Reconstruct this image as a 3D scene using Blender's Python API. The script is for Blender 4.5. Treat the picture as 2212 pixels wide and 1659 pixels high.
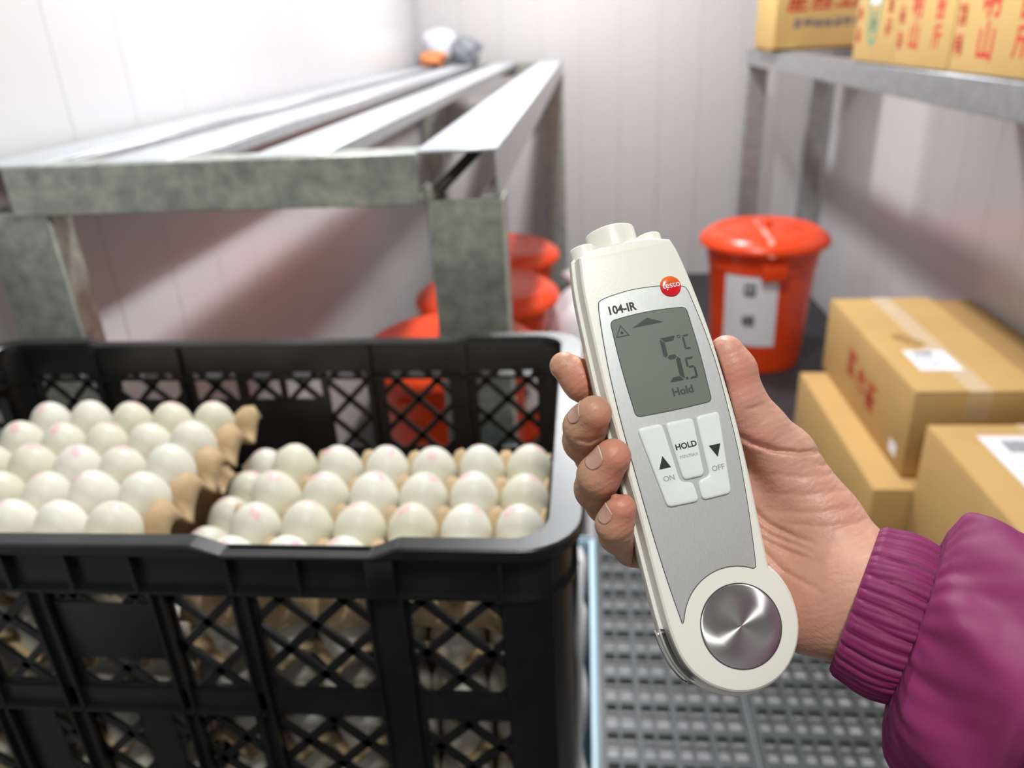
import bpy, bmesh, math, random
import numpy as np
from mathutils import Vector, Matrix
random.seed(7)
for o in list(bpy.data.objects): bpy.data.objects.remove(o)
SC = bpy.context.scene
COL = SC.collection

# ------------------------------------------------------------------ camera
CAM_H = 1.30
def _basis():
    f = 1665.0; cx, cy = 1106.0, 829.5
    d = Vector((1262-cx, -(64-cy), -f)).normalized()
    up = -Vector((1294-cx, -(4500-cy), -f)); up = (up - up.dot(d)*d).normalized()
    r = d.cross(up)
    return Matrix((r, d, up))
CAM_R = _basis()
cam_d = bpy.data.cameras.new('camera'); cam = bpy.data.objects.new('camera', cam_d); COL.objects.link(cam)
cam.matrix_world = Matrix.Translation((0, 0, CAM_H)) @ CAM_R.to_4x4()
cam_d.sensor_fit = 'HORIZONTAL'; cam_d.sensor_width = 36.0; cam_d.lens = 36.0*1665.0/2212.0
cam_d.clip_start = 0.02
cam_d.dof.use_dof = True; cam_d.dof.focus_distance = 0.285; cam_d.dof.aperture_fstop = 8.5
SC.camera = cam
# ------------------------------------------------------------------ world, lights, exposure
wd = bpy.data.worlds.new('world'); SC.world = wd; wd.use_nodes = True
wd.node_tree.nodes['Background'].inputs[0].default_value = (0.9, 0.95, 1.0, 1)
wd.node_tree.nodes['Background'].inputs[1].default_value = 0.02
SC.view_settings.view_transform = 'Standard'; SC.view_settings.look = 'None'
SC.view_settings.gamma = 1.0; SC.view_settings.use_curve_mapping = False
SC.view_settings.exposure = 0.26
LAMPS = {  # name: (location, size_x, size_y, watts, colour)
    'lamp_aisle': ((0.0, 1.60, 2.40), 0.10, 0.10, 33.0, (0.97, 0.985, 1.0)),
    'lamp_far': ((-0.04, 3.30, 2.40), 0.14, 0.14, 34.0, (0.975, 0.985, 1.0)),
    'lamp_entrance': ((0.10, -0.30, 2.40), 0.12, 0.30, 14.0, (0.975, 1.0, 0.965)),
}
for k, (loc, sx, sy, w, c) in LAMPS.items():
    l = bpy.data.lights.new(k, 'AREA'); l.shape = 'RECTANGLE'; l.size = sx; l.size_y = sy; l.energy = w; l.color = c; l.spread = math.pi
    o = bpy.data.objects.new(k, l); COL.objects.link(o); o.location = loc

# ------------------------------------------------------------------ helpers
MATS = {}
def mat(name, col, rough=0.5, metal=0.0, var=0.0, vscale=20.0, bump=0.0, bscale=80.0, col2=None, spec=0.5, coat=0.0, sss=0.0, aniso=0.0, detail=4.0, stretch=None, trans=0.0):
    if name in MATS: return MATS[name]
    m = bpy.data.materials.new(name); m.use_nodes = True; MATS[name] = m
    nt = m.node_tree; b = nt.nodes['Principled BSDF']
    b.inputs['Base Color'].default_value = (*col, 1); b.inputs['Roughness'].default_value = rough
    b.inputs['Metallic'].default_value = metal; b.inputs['Specular IOR Level'].default_value = spec
    b.inputs['Coat Weight'].default_value = coat; b.inputs['Coat Roughness'].default_value = 0.08
    b.inputs['Anisotropic'].default_value = aniso
    b.inputs['Transmission Weight'].default_value = trans
    if sss:
        b.inputs['Subsurface Weight'].default_value = sss
        b.inputs['Subsurface Radius'].default_value = (0.6, 0.25, 0.15); b.inputs['Subsurface Scale'].default_value = 0.006
    if var or bump or col2:
        tc = nt.nodes.new('ShaderNodeTexCoord'); src = tc.outputs['Object']
        if stretch:
            mp = nt.nodes.new('ShaderNodeMapping'); mp.inputs['Scale'].default_value = stretch
            nt.links.new(src, mp.inputs['Vector']); src = mp.outputs['Vector']
    if var or col2:
        n = nt.nodes.new('ShaderNodeTexNoise'); n.inputs['Scale'].default_value = vscale; n.inputs['Detail'].default_value = detail
        nt.links.new(src, n.inputs['Vector'])
        r = nt.nodes.new('ShaderNodeValToRGB'); r.color_ramp.elements[0].position = 0.3; r.color_ramp.elements[1].position = 0.7
        c2 = col2 if col2 else tuple(min(1, c*(1+var)) for c in col)
        c1 = col if col2 else tuple(c*(1-var) for c in col)
        r.color_ramp.elements[0].color = (*c1, 1); r.color_ramp.elements[1].color = (*c2, 1)
        nt.links.new(n.outputs['Fac'], r.inputs['Fac']); nt.links.new(r.outputs['Color'], b.inputs['Base Color'])
    if bump:
        n2 = nt.nodes.new('ShaderNodeTexNoise'); n2.inputs['Scale'].default_value = bscale; n2.inputs['Detail'].default_value = 5
        nt.links.new(src, n2.inputs['Vector'])
        bp = nt.nodes.new('ShaderNodeBump'); bp.inputs['Strength'].default_value = bump; bp.inputs['Distance'].default_value = 0.002
        nt.links.new(n2.outputs['Fac'], bp.inputs['Height']); nt.links.new(bp.outputs['Normal'], b.inputs['Normal'])
    return m

def tag(o, label=None, cat=None, group=None, kind=None):
    if label: o['label'] = label
    if cat: o['category'] = cat
    if group: o['group'] = group
    if kind: o['kind'] = kind
    return o
def empty(name, loc=(0, 0, 0), rot=(0, 0, 0)):
    o = bpy.data.objects.new(name, None); o.empty_display_size = 0.05; COL.objects.link(o)
    o.location = loc; o.rotation_euler = rot
    return o
def thing(name, label, cat, loc=(0, 0, 0), rot=(0, 0, 0), group=None):
    return tag(empty(name, loc, rot), label, cat, group)
def link(name, me, m, parent=None, loc=None, rot=None):
    o = bpy.data.objects.new(name, me); COL.objects.link(o)
    if m is not None and not me.materials: me.materials.append(m)
    if parent is not None: o.parent = parent
    if loc is not None: o.location = loc
    if rot is not None: o.rotation_euler = rot
    return o
def mesh(name, vs, fs, smooth=False, auto=None):
    me = bpy.data.meshes.new(name); me.from_pydata([tuple(v) for v in vs], [], [tuple(f) for f in fs]); me.update()
    bm = bmesh.new(); bm.from_mesh(me); bmesh.ops.recalc_face_normals(bm, faces=bm.faces); bm.to_mesh(me); bm.free()
    if smooth:
        for p in me.polygons: p.use_smooth = True
    if auto is not None:
        me.set_sharp_from_angle(angle=math.radians(auto))
    return me
class MB:
    """collects simple solids into one mesh"""
    def __init__(s): s.v = []; s.f = []
    def add(s, vs, fs):
        n = len(s.v); s.v += [tuple(v) for v in vs]; s.f += [tuple(i+n for i in f) for f in fs]; return s
    def box(s, x0, x1, y0, y1, z0, z1):
        return s.add([(x0,y0,z0),(x1,y0,z0),(x1,y1,z0),(x0,y1,z0),(x0,y0,z1),(x1,y0,z1),(x1,y1,z1),(x0,y1,z1)],
                     [(0,3,2,1),(4,5,6,7),(0,1,5,4),(1,2,6,5),(2,3,7,6),(3,0,4,7)])
    def prism(s, poly, z0, z1, axis='z'):
        n = len(poly)
        def P(a, b, c): return {'z': (a, b, c), 'y': (a, c, b), 'x': (c, a, b)}[axis]
        vs = [P(a, b, z0) for a, b in poly] + [P(a, b, z1) for a, b in poly]
        fs = [tuple(range(n-1, -1, -1)), tuple(range(n, 2*n))] + [(i, (i+1) % n, n+(i+1) % n, n+i) for i in range(n)]
        return s.add(vs, fs)
    def lathe(s, prof, seg=48, c=(0, 0)):
        vs = []; fs = []; n = len(prof)
        for k in range(seg):
            a = 2*math.pi*k/seg
            for r, z in prof: vs.append((c[0]+r*math.cos(a), c[1]+r*math.sin(a), z))
        for k in range(seg):
            k2 = (k+1) % seg
            for i in range(n-1): fs.append((k*n+i, k2*n+i, k2*n+i+1, k*n+i+1))
        return s.add(vs, fs)
    def tube(s, pts, r, seg=10):
        pts = [Vector(p) for p in pts]; rs = r if isinstance(r, (list, tuple)) else [r]*len(pts); vs = []; fs = []
        for i, p in enumerate(pts):
            t = (pts[min(i+1, len(pts)-1)]-pts[max(i-1, 0)]).normalized()
            a = t.cross(Vector((0, 0, 1)) if abs(t.z) < 0.9 else Vector((1, 0, 0))).normalized(); b = t.cross(a)
            for k in range(seg):
                an = 2*math.pi*k/seg; vs.append(p+rs[i]*(math.cos(an)*a+math.sin(an)*b))
        for i in range(len(pts)-1):
            for k in range(seg): fs.append((i*seg+k, i*seg+(k+1) % seg, (i+1)*seg+(k+1) % seg, (i+1)*seg+k))
        fs.append(tuple(range(seg))); fs.append(tuple(range((len(pts)-1)*seg, len(pts)*seg)))
        return s.add(vs, fs)
    def build(s, name, m, parent=None, smooth=False, auto=None, bevel=0, loc=None, rot=None, bseg=2):
        me = mesh(name, s.v, s.f)
        if bevel:
            bm = bmesh.new(); bm.from_mesh(me)
            bmesh.ops.bevel(bm, geom=[e for e in bm.edges if e.is_manifold and e.calc_face_angle(0) > 0.35], offset=bevel, segments=bseg, affect='EDGES', profile=0.5)
            bm.to_mesh(me); bm.free(); auto = auto or 40
        if smooth or auto:
            for p in me.polygons: p.use_smooth = True
            if auto: me.set_sharp_from_angle(angle=math.radians(auto))
        return link(name, me, m, parent, loc, rot)
def B(x0, x1, y0, y1, z0, z1): return MB().box(x0, x1, y0, y1, z0, z1)
def text_mesh(name, s, size, m, parent, loc, rot=(0, 0, 0), align='CENTER', bold=0.0, depth=0.0, sx=1.0):
    cu = bpy.data.curves.new(name, 'FONT'); cu.body = s; cu.size = size; cu.align_x = align; cu.align_y = 'CENTER'
    cu.offset = bold; cu.extrude = depth; cu.resolution_u = 3
    t = bpy.data.objects.new(name+'_tmp', cu); COL.objects.link(t)
    dg = bpy.context.evaluated_depsgraph_get(); me = bpy.data.meshes.new_from_object(t.evaluated_get(dg))
    bpy.data.objects.remove(t)
    me.name = name; me.materials.clear()
    if sx != 1.0: me.transform(Matrix.Diagonal((sx, 1, 1, 1)))
    return link(name, me, m, parent, loc, rot)
def copy_tree(o, parent=None):
    c = o.copy(); COL.objects.link(c); c.parent = parent
    for ch in list(o.children): copy_tree(ch, c)
    return c

# ------------------------------------------------------------------ materials
M_wall = mat('wall_panel_white', (0.585, 0.575, 0.58), 0.28, var=0.015, vscale=1.5)
M_back = mat('wall_back_white', (0.60, 0.575, 0.572), 0.35, var=0.015, vscale=1.5)
M_seam = mat('wall_seam', (0.56, 0.55, 0.555), 0.5)
M_floor = mat('floor_dark', (0.028, 0.027, 0.030), 0.55, var=0.25, vscale=9)
M_ceil = mat('ceiling_white', (0.48, 0.48, 0.48), 0.5)
M_galv = mat('galvanised_steel', (0.29, 0.315, 0.285), 0.42, metal=0.6, col2=(0.54, 0.56, 0.48), vscale=48, detail=6, bump=0.05, bscale=60)
M_galv_lit = mat('galvanised_rail_lit', (0.50, 0.52, 0.55), 0.36, metal=0.45, col2=(0.60, 0.62, 0.65), vscale=25, detail=5)  # paler copy of the steel, lamp light on rail tops put into its colour
M_galv_r = mat('galvanised_steel_smooth', (0.38, 0.39, 0.40), 0.35, metal=0.7, col2=(0.50, 0.51, 0.52), vscale=30, detail=5)
M_black = mat('crate_black_plastic', (0.011, 0.011, 0.012), 0.33, var=0.3, vscale=30, bump=0.08, bscale=60)
M_orange = mat('bin_orange_plastic', (0.80, 0.060, 0.008), 0.30, var=0.05, vscale=12)
M_paper = mat('white_paper', (0.82, 0.82, 0.85), 0.7)
M_ink = mat('black_ink', (0.03, 0.03, 0.035), 0.7)
M_inkgrey = mat('grey_ink', (0.22, 0.22, 0.24), 0.7)
M_card = mat('cardboard_tan', (0.55, 0.345, 0.125), 0.75, var=0.06, vscale=6, bump=0.04, bscale=40)
M_card2 = mat('cardboard_yellow', (0.64, 0.42, 0.15), 0.72, var=0.05, vscale=5)
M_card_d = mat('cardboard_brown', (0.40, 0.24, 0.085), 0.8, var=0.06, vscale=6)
M_tape = mat('packing_tape', (0.66, 0.50, 0.30), 0.22, var=0.05, vscale=10, coat=0.3)
M_red = mat('red_print', (0.58, 0.035, 0.02), 0.7)
M_blueink = mat('blue_print', (0.10, 0.10, 0.20), 0.7)
M_green = mat('green_print', (0.13, 0.36, 0.24), 0.7)
M_pulp = mat('egg_tray_pulp', (0.50, 0.36, 0.205), 0.9, var=0.10, vscale=40, bump=0.25, bscale=300)
M_white_pl = mat('white_plastic_sack', (0.86, 0.86, 0.88), 0.45, bump=0.3, bscale=25)
M_blue_pl = mat('pale_blue_plastic', (0.36, 0.53, 0.62), 0.35)
M_grate = mat('duckboard_plastic', (0.050, 0.060, 0.062), 0.42, var=0.15, vscale=20)
M_slab = mat('wet_grey_floor', (0.36, 0.345, 0.36), 0.30, var=0.12, vscale=14)
M_bag_g = mat('grey_plastic_bag', (0.22, 0.23, 0.25), 0.35, bump=0.4, bscale=30)
M_bag_o = mat('orange_plastic_bag', (0.70, 0.24, 0.08), 0.4, bump=0.4, bscale=30)
M_bag_w = mat('clear_white_bag', (0.70, 0.69, 0.74), 0.35, bump=0.4, bscale=30)
M_lamp = mat('lamp_housing', (0.8, 0.8, 0.8), 0.4)
# ------------------------------------------------------------------ room
XL, XR, YB, YF, ZC = -0.86, 1.15, 4.35, -1.55, 2.45
o = B(-0.98, 1.27, YF-0.1, YB+0.1, -0.06, 0.0).build('floor', M_floor); tag(o, kind='structure')
o = B(-0.98, 1.27, YF-0.1, YB+0.1, ZC, ZC+0.06).build('ceiling', M_ceil); tag(o, kind='structure')
def wall(name, x0, x1, y0, y1): return tag(B(x0, x1, y0, y1, 0.0, ZC).build(name, M_seam), kind='structure')
wl = wall('wall_left', XL-0.08, XL-0.004, YF, YB)
wr = wall('wall_right', XR+0.004, XR+0.08, YF, YB)
wb = wall('wall_back', XL-0.08, XR+0.08, YB+0.004, YB+0.08)
wf = wall('wall_front', XL-0.08, XR+0.08, YF-0.08, YF-0.004)
PW = 0.205
def panels(parent, length, axis, at, start, m, sgn):
    n = 0; me = None; a = start
    h = PW/2-0.0005
    if axis == 'y': me = B(-0.004, 0.004, -h, h, 0, ZC)
    else: me = B(-h, h, -0.004, 0.004, 0, ZC)
    first = None
    while a < length:
        loc = (at, a+PW/2, 0) if axis == 'y' else (a+PW/2, at, 0)
        if first is None: first = me.build('panel', m, parent, bevel=0.0008, loc=loc, bseg=1)
        else:
            c = first.copy(); COL.objects.link(c); c.location = loc
        a += PW
panels(wl, YB-PW, 'y', XL-0.004, YF-0.025, M_wall, 1)
panels(wr, YB-PW, 'y', XR+0.004, YF-0.015, M_wall, -1)
panels(wb, XR-0.1, 'x', YB+0.004, XL+0.02, M_back, -1)
# ceiling lamps (out of the picture, they light the room)
for k, (loc, sx, sy, w, c) in LAMPS.items():
    lt = thing('ceiling_lamp', {'lamp_aisle': 'small white ceiling lamp over the aisle between the shelves', 'lamp_far': 'small white ceiling lamp near the back wall', 'lamp_entrance': 'white ceiling lamp above the place where the photographer stands'}[k], 'lamp', (loc[0], loc[1], loc[2]))
    B(-sx/2-0.03, sx/2+0.03, -sy/2-0.03, sy/2+0.03, 0.004, ZC-loc[2]).build('housing', M_lamp, lt, bevel=0.006)

# ------------------------------------------------------------------ left steel shelf (bare)
def channel_x(x0, x1, y0, y1, z0, z1, t=0.004, web='front'):
    """C channel lying along X with web on the near side"""
    m = MB(); m.box(x0, x1, y0, y0+t, z0, z1); m.box(x0, x1, y0+t, y1, z1-t, z1); m.box(x0, x1, y0+t, y1, z0, z0+t); return m
def channel_y(x0, x1, y0, y1, z0, z1, t=0.004):
    """inverted channel running along Y: top plate and two flanges"""
    m = MB(); m.box(x0, x1, y0, y1, z1-t, z1); m.box(x0, x0+t, y0, y1, z0, z1-t); m.box(x1-t, x1, y0, y1, z0, z1-t); return m
def post_c(x0, x1, y0, y1, z0, z1, t=0.004, open_back=True):
    m = MB(); m.box(x0, x1, y0, y0+t, z0, z1); m.box(x0, x0+t, y0+t, y1, z0, z1); m.box(x1-t, x1, y0+t, y1, z0, z1)
    m.box(x0+t, x0+0.018, y1-t, y1, z0, z1); m.box(x1-0.018, x1-t, y1-t, y1, z0, z1); return m
SX, SY = -0.46, 1.0
sh = thing('steel_shelf', 'empty galvanised steel shelf of long channel rails along the left wall', 'shelf', (SX, SY, 0))
ST, SE = 1.170, 3.20   # top height, length
def R_(x0, x1, flz): return channel_y(x0-SX, x1-SX, 0.0, SE, flz, ST)
m = MB(); m.box(-0.216-SX, -0.110-SX, 0, SE, ST-0.004, ST); m.box(-0.114-SX, -0.110-SX, 0, SE, 1.108, ST-0.004); m.box(-0.135-SX, -0.114-SX, 0, SE, 1.108, 1.112)
m.build('side_rail', M_galv_lit, sh, bevel=0.0012, bseg=1)
R_(-0.437, -0.337, 1.148).build('rail', M_galv_lit, sh, bevel=0.0012, bseg=1)
R_(-0.646, -0.546, 1.148).build('rail', M_galv_lit, sh, bevel=0.0012, bseg=1)
R_(-0.833, -0.728, 1.108).build('side_rail', M_galv_lit, sh, bevel=0.0012, bseg=1)
channel_x(-0.775-SX, -0.212-SX, -0.012, 0.05, 1.104, 1.1685).build('cross_bar', M_galv, sh, bevel=0.0015, bseg=1)
channel_x(-0.775-SX, -0.212-SX, SE-0.05, SE, 1.104, 1.1665).build('cross_bar', M_galv, sh, bevel=0.0015, bseg=1)
for (x0, x1) in ((-0.206, -0.106), (-0.835, -0.735)):
    for y in (0.0, SE-0.05):
        post_c(x0-SX, x1-SX, y, y+0.05, 0.0, 1.107).build('post', M_galv, sh, bevel=0.0015, bseg=1)
B(-0.212-SX, -0.198-SX, 0.003, 0.03, 1.104, 1.125).build('weld_bracket', M_galv, sh, bevel=0.003)
# diagonal braces between post and rail
MB().tube([(-0.140-SX, 0.07, 1.164), (-0.198-SX, 0.035, 1.112)], 0.008, 8).build('brace', mat('dark_steel', (0.05, 0.045, 0.04), 0.5, metal=0.6), sh)

# ------------------------------------------------------------------ right steel shelf with cartons
RX0, RX1, RY0, RY1, RT = 0.745, 1.138, 0.55, 3.95, 1.186
rs = thing('steel_shelf', 'galvanised steel shelf along the right wall carrying printed cartons', 'shelf', (RX0, RY1, 0))
def rl(m, n, mt=M_galv_r): return m.build(n, mt, rs, bevel=0.0015, bseg=1)
def ry(x0, x1, z0, z1): return channel_y(x0-RX0, x1-RX0, RY0-RY1, 0.0, z0, z1)
rl(ry(RX0, RX0+0.045, 1.118, RT), 'side_rail'); rl(ry(1.075, RX1, 1.118, RT), 'side_rail')
for y in (RY1-0.05, 2.3, RY0+0.02):
    rl(channel_x(0.045, RX1-RX0-0.063, y-RY1, y-RY1+0.05, 1.115, 1.158), 'cross_bar')
for (x0, x1) in ((RX0+0.005, RX0+0.095), (RX1-0.10, RX1-0.015)):
    for y in (RY1-0.05, RY0+0.02):
        rl(post_c(x0-RX0, x1-RX0, y-RY1, y-RY1+0.05, 0.0, 1.114), 'post')

# ------------------------------------------------------------------ cartons
def glyph(name, size, m, parent, loc, rot, seed, slant=0.0):
    """blurred, unreadable printed character: a square block of crossing strokes"""
    r = random.Random(seed); q = MB(); h = size/2; w = size*0.11
    def bar(x0, y0, x1, y1):
        q.add([(x0+slant*y0, y0, 0), (x1+slant*y0, y0, 0), (x1+slant*y1, y1, 0), (x0+slant*y1, y1, 0)], [(0, 1, 2, 3)])
    for y in r.sample((-0.8, -0.35, 0.05, 0.45, 0.85), 4): a = r.uniform(-1, -0.6); b = r.uniform(0.6, 1); bar(a*h, y*h-w/2, b*h, y*h+w/2)
    for x in r.sample((-0.75, -0.3, 0.1, 0.5, 0.8), 3): a = r.uniform(-1, -0.4); b = r.uniform(0.3, 1); bar(x*h-w/2, a*h, x*h+w/2, b*h)
    return link(name, mesh(name, q.v, q.f), m, parent, loc, rot)
FL = (math.pi/2, 0, -math.pi/2)      # lies on a face that looks towards -X
def carton(name, label, x0, x1, y0, y1, z0, z1, m=M_card, group=None, rotz=0.0, flap=True, tape=True, tapew=0.05, tm=None):
    """closed cardboard box: body, two top flaps meeting at a seam, tape over the seam"""
    cx, cy = (x0+x1)/2, (y0+y1)/2; w, d = (x1-x0)/2, (y1-y0)/2
    t = thing(name, label, 'box', (cx, cy, z0), (0, 0, rotz), group); h = z1-z0
    B(-w, w, -d, d, 0, h-0.004).build('body', m, t, bevel=0.004)
    B(-w+0.001, -0.0015, -d+0.001, d-0.001, h-0.004, h).build('top_flap', m, t, bevel=0.0015, bseg=1)
    B(0.0015, w-0.001, -d+0.001, d-0.001, h-0.004, h).build('top_flap', m, t, bevel=0.0015, bseg=1)
    if tape:
        tp = MB(); tp.box(-tapew/2, tapew/2, -d, d, h, h+0.0008); tp.box(-tapew/2, tapew/2, -d-0.0008, -d, h-0.07, h+0.0008)
        tp.build('tape', M_tape, t)
    return t
c1 = carton('carton', 'tan carton topping the stack by the right wall, small shipping label on its lid', 0.712, 0.985, 1.585, 2.225, 0.335, 0.550)
def ship_label(t, x, y, z, w, h, rot=0.0, name='shipping_label'):
    l = B(-w/2, w/2, -h/2, h/2, 0, 0.0008).build(name, M_paper, t, loc=(x, y, z), rot=(0, 0, rot))
    k = MB(); n = 16; xx = -w*0.28
    for i in range(n):
        ww = random.uniform(0.0008, 0.0022); k.box(xx, xx+ww, h*0.20, h*0.40, 0.0008, 0.0011); xx += ww+random.uniform(0.001, 0.002)
    k.build('barcode', M_ink, l)
    for j, (a, b, yy) in enumerate(((-0.40, 0.1, 0.08), (-0.40, 0.30, -0.02), (-0.40, 0.2, -0.12), (-0.15, 0.35, -0.25), (-0.40, 0.0, -0.34))):
        B(a*w, b*w, yy*h-0.0014, yy*h+0.0014, 0.0008, 0.0011).build('print_line', M_inkgrey, l)
    B(-w/2, w/2, h/2-0.006, h/2-0.003, 0.0008, 0.0011).build('red_line', mat('label_red', (0.8, 0.35, 0.3), 0.7), l)
    return l
ship_label(c1, -0.035, -0.145, 0.2152, 0.095, 0.125)
# torn piece of tape lifted from the seam
B(-0.03, 0.005, -0.02, 0.06, 0, 0.0012).build('torn_tape', M_card_d, c1, loc=(-0.02, -0.03, 0.2162), rot=(0.04, 0, 0.5))
# red characters on the side that faces the aisle
for i, (y_, z_, s_) in enumerate(((0.075, 0.112, 0.075), (-0.005, 0.098, 0.06), (-0.085, 0.088, 0.075))): glyph('red_character', s_, M_red, c1, (-0.1372, y_, z_), FL, 40+i)
B(-0.0006, 0, -0.022, 0.022, 0.0, 0.03).build('glossy_sticker', M_paper, c1, loc=(-0.1365, -0.255, 0.025))
c2 = carton('carton', 'large tan carton at the bottom of the stack, under the box with the shipping label', 0.638, 0.985, 1.535, 2.19, 0.0, 0.331)
c3 = carton('carton', 'nearest tan carton by the right wall, partly behind the purple sleeve', 0.722, 1.135, 0.86, 1.53, 0.16, 0.498, tapew=0.055)
ship_label(c3, -0.048, 0.165, 0.3388, 0.16, 0.24, 0.0)
c3b = carton('carton', 'tan carton underneath the nearest box by the right wall', 0.70, 1.13, 0.80, 1.475, 0.0, 0.158, tape=False)
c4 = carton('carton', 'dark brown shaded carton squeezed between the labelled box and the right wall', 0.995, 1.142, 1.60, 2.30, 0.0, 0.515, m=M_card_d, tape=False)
# printed cartons on the right shelf
def face_text(t, s, size, x, y, z, m, name='red_character', sx=1.0, shear=0):
    return text_mesh(name, s, size, m, t, (x, y, z), FL, sx=sx, bold=0.0016)
def shelf_carton(label, y0, y1, x0=0.742, h=0.33):
    return carton('carton', label, x0, 1.10, y0, y1, RT+0.001, RT+h, m=M_card2, group=None)
k1 = shelf_carton('yellow carton with a green oval emblem on the right shelf', 2.105, 2.405)
k2 = shelf_carton('yellow carton with red characters on the right shelf, middle of the near three', 1.785, 2.100)
k3 = shelf_carton('yellow carton with red characters on the right shelf, closest to the camera', 1.400, 1.780)
W_ = -0.1795   # local x of the printed face
def col_text(t, s, y, ztop, step, size, m=M_red):
    for i, ch in enumerate(s): face_text(t, ch, size, W_, y, ztop-i*step, m)
# emblem
em = MB(); n = 40
ring = [(0.047*math.cos(2*math.pi*i/n), 0.105*math.sin(2*math.pi*i/n)) for i in range(n)]
ring2 = [(0.036*math.cos(2*math.pi*i/n), 0.092*math.sin(2*math.pi*i/n)) for i in range(n)]
em.add([(0, a, b) for a, b in ring]+[(0, a, b) for a, b in ring2], [(i, (i+1) % n, n+(i+1) % n, n+i) for i in range(n)])
em.build('green_oval', M_green, k1, loc=(W_-0.0004, 0.01, 0.145))
glyph('green_character', 0.05, M_green, k1, (W_-0.0004, 0.01, 0.098), FL, 51)
B(-0.0008, 0, -0.034, 0.034, -0.035, 0.035).build('white_sticker', M_paper, k1, loc=(W_, 0.008, 0.172))
def col_glyph(t, n, y, ztop, step, size, seed):
    for i in range(n): glyph('red_character', size, M_red, t, (W_-0.0004, y, ztop-i*step), FL, seed+i)
col_glyph(k1, 3, -0.105, 0.185, 0.050, 0.038, 60); col_glyph(k1, 3, 0.118, 0.175, 0.055, 0.036, 64)
col_text(k2, '明山', 0.040, 0.128, 0.066, 0.064); col_glyph(k2, 1, -0.085, 0.170, 0.05, 0.04, 70); col_text(k2, '台斤', -0.085, 0.118, 0.056, 0.050); col_glyph(k2, 3, 0.122, 0.165, 0.055, 0.038, 72)
col_text(k3, '明山', 0.045, 0.128, 0.074, 0.074); col_text(k3, '台斤', -0.085, 0.118, 0.062, 0.058); col_glyph(k3, 3, 0.160, 0.160, 0.055, 0.040, 78)
k4 = carton('carton', 'yellow carton with red and blue lettering at the far end of the right shelf', 0.715, 1.135, 3.30, 3.62, RT+0.012, RT+0.36, m=M_card2, rotz=0.03)
for i in range(4): glyph('red_character', 0.085, M_red, k4, (-0.125+i*0.088, -0.1613, 0.165+0.004*i), (math.pi/2, 0, 0), 90+i, 0.25)
for i in range(8): glyph('blue_character', 0.032, M_blueink, k4, (-0.125+i*0.036, -0.1613, 0.085), (math.pi/2, 0, 0), 100+i, 0.1)
# wedge under the far carton
B(-0.2, 0.2, -0.13, 0.15, 0, 0.010).build('packing_sheet', M_card_d, None, loc=(0.92, 3.46, RT+0.001)); tag(bpy.data.objects['packing_sheet'], 'flat brown packing sheet under the far carton on the right shelf', 'sheet')

# ------------------------------------------------------------------ orange bins with lids
def bin_meshes():
    body = MB().lathe([(0, 0), (0.165, 0), (0.172, 0.006), (0.176, 0.03), (0.200, 0.40), (0.206, 0.405), (0.206, 0.44), (0.212, 0.445), (0.214, 0.50), (0.208, 0.50), (0.200, 0.44), (0.168, 0.02), (0, 0.015)], 56)
    lid = MB().lathe([(0.0, 0.548), (0.03, 0.549), (0.06, 0.546), (0.12, 0.540), (0.165, 0.534), (0.180, 0.540), (0.196, 0.541), (0.212, 0.532), (0.238, 0.512), (0.243, 0.500), (0.243, 0.490), (0.238, 0.490), (0.232, 0.503), (0.205, 0.522), (0.0, 0.530)], 56)
    knob = MB().lathe([(0, 0.570), (0.018, 0.569), (0.026, 0.562), (0.026, 0.552), (0.022, 0.545), (0, 0.545)], 24)
    return body, lid, knob
def make_bin(label, x, y, s=1.0, rz=0.0, group='orange bins'):
    t = thing('lidded_bin', label, 'bin', (x, y, 0), (0, 0, rz), group)
    body, lid, knob = bin_meshes()
    for m in (body, lid, knob): m.v = [(a*s, b*s, c*s) for a, b, c in m.v]
    body.build('body', M_orange, t, auto=35); lid.build('lid', M_orange, t, auto=35); knob.build('knob', M_orange, t, auto=40)
    for sg in (1, -1):      # handle lugs with the swing handle
        lug = MB(); lug.box(-0.045*s, 0.045*s, -0.012*s, 0.012*s, -0.03*s, 0.03*s)
        lug.build('handle_lug', M_orange, t, bevel=0.006, loc=(0, sg*0.214*s, 0.42*s))
    return t
def bin_label(t, ang, s=1.0, z0=0.13, z1=0.40, w=0.17, txt=('紅', '蛋')):
    vs = []; fs = []; n = 10
    for i in range(n+1):
        for z in (z0, z1):
            r = (0.176+(0.200-0.176)*(z-0.03)/0.37)*s+0.0015; a = ang+(i/n-0.5)*w/r
            vs.append((r*math.cos(a), r*math.sin(a), z*s))
    for i in range(n): fs.append((2*i, 2*i+2, 2*i+3, 2*i+1))
    me = mesh('paper_label', vs, fs, smooth=True); p = link('paper_label', me, M_paper, t)
    for i, ch in enumerate(txt):
        zz = (z1-(0.07+0.12*i))*s; r = (0.176+(0.200-0.176)*(zz/s-0.03)/0.37)*s+0.0045
        glyph('printed_character', 0.048*s, M_ink, p, (r*math.cos(ang), r*math.sin(ang), zz), (math.pi/2-0.06, 0, ang+math.pi/2), 120+i)
b1 = make_bin('orange lidded bin with a white paper label beside the right shelf post', 0.705, 3.10, 1.03, rz=0.0)
bin_label(b1, -1.96, 1.03, 0.12, 0.42, 0.21)
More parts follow.
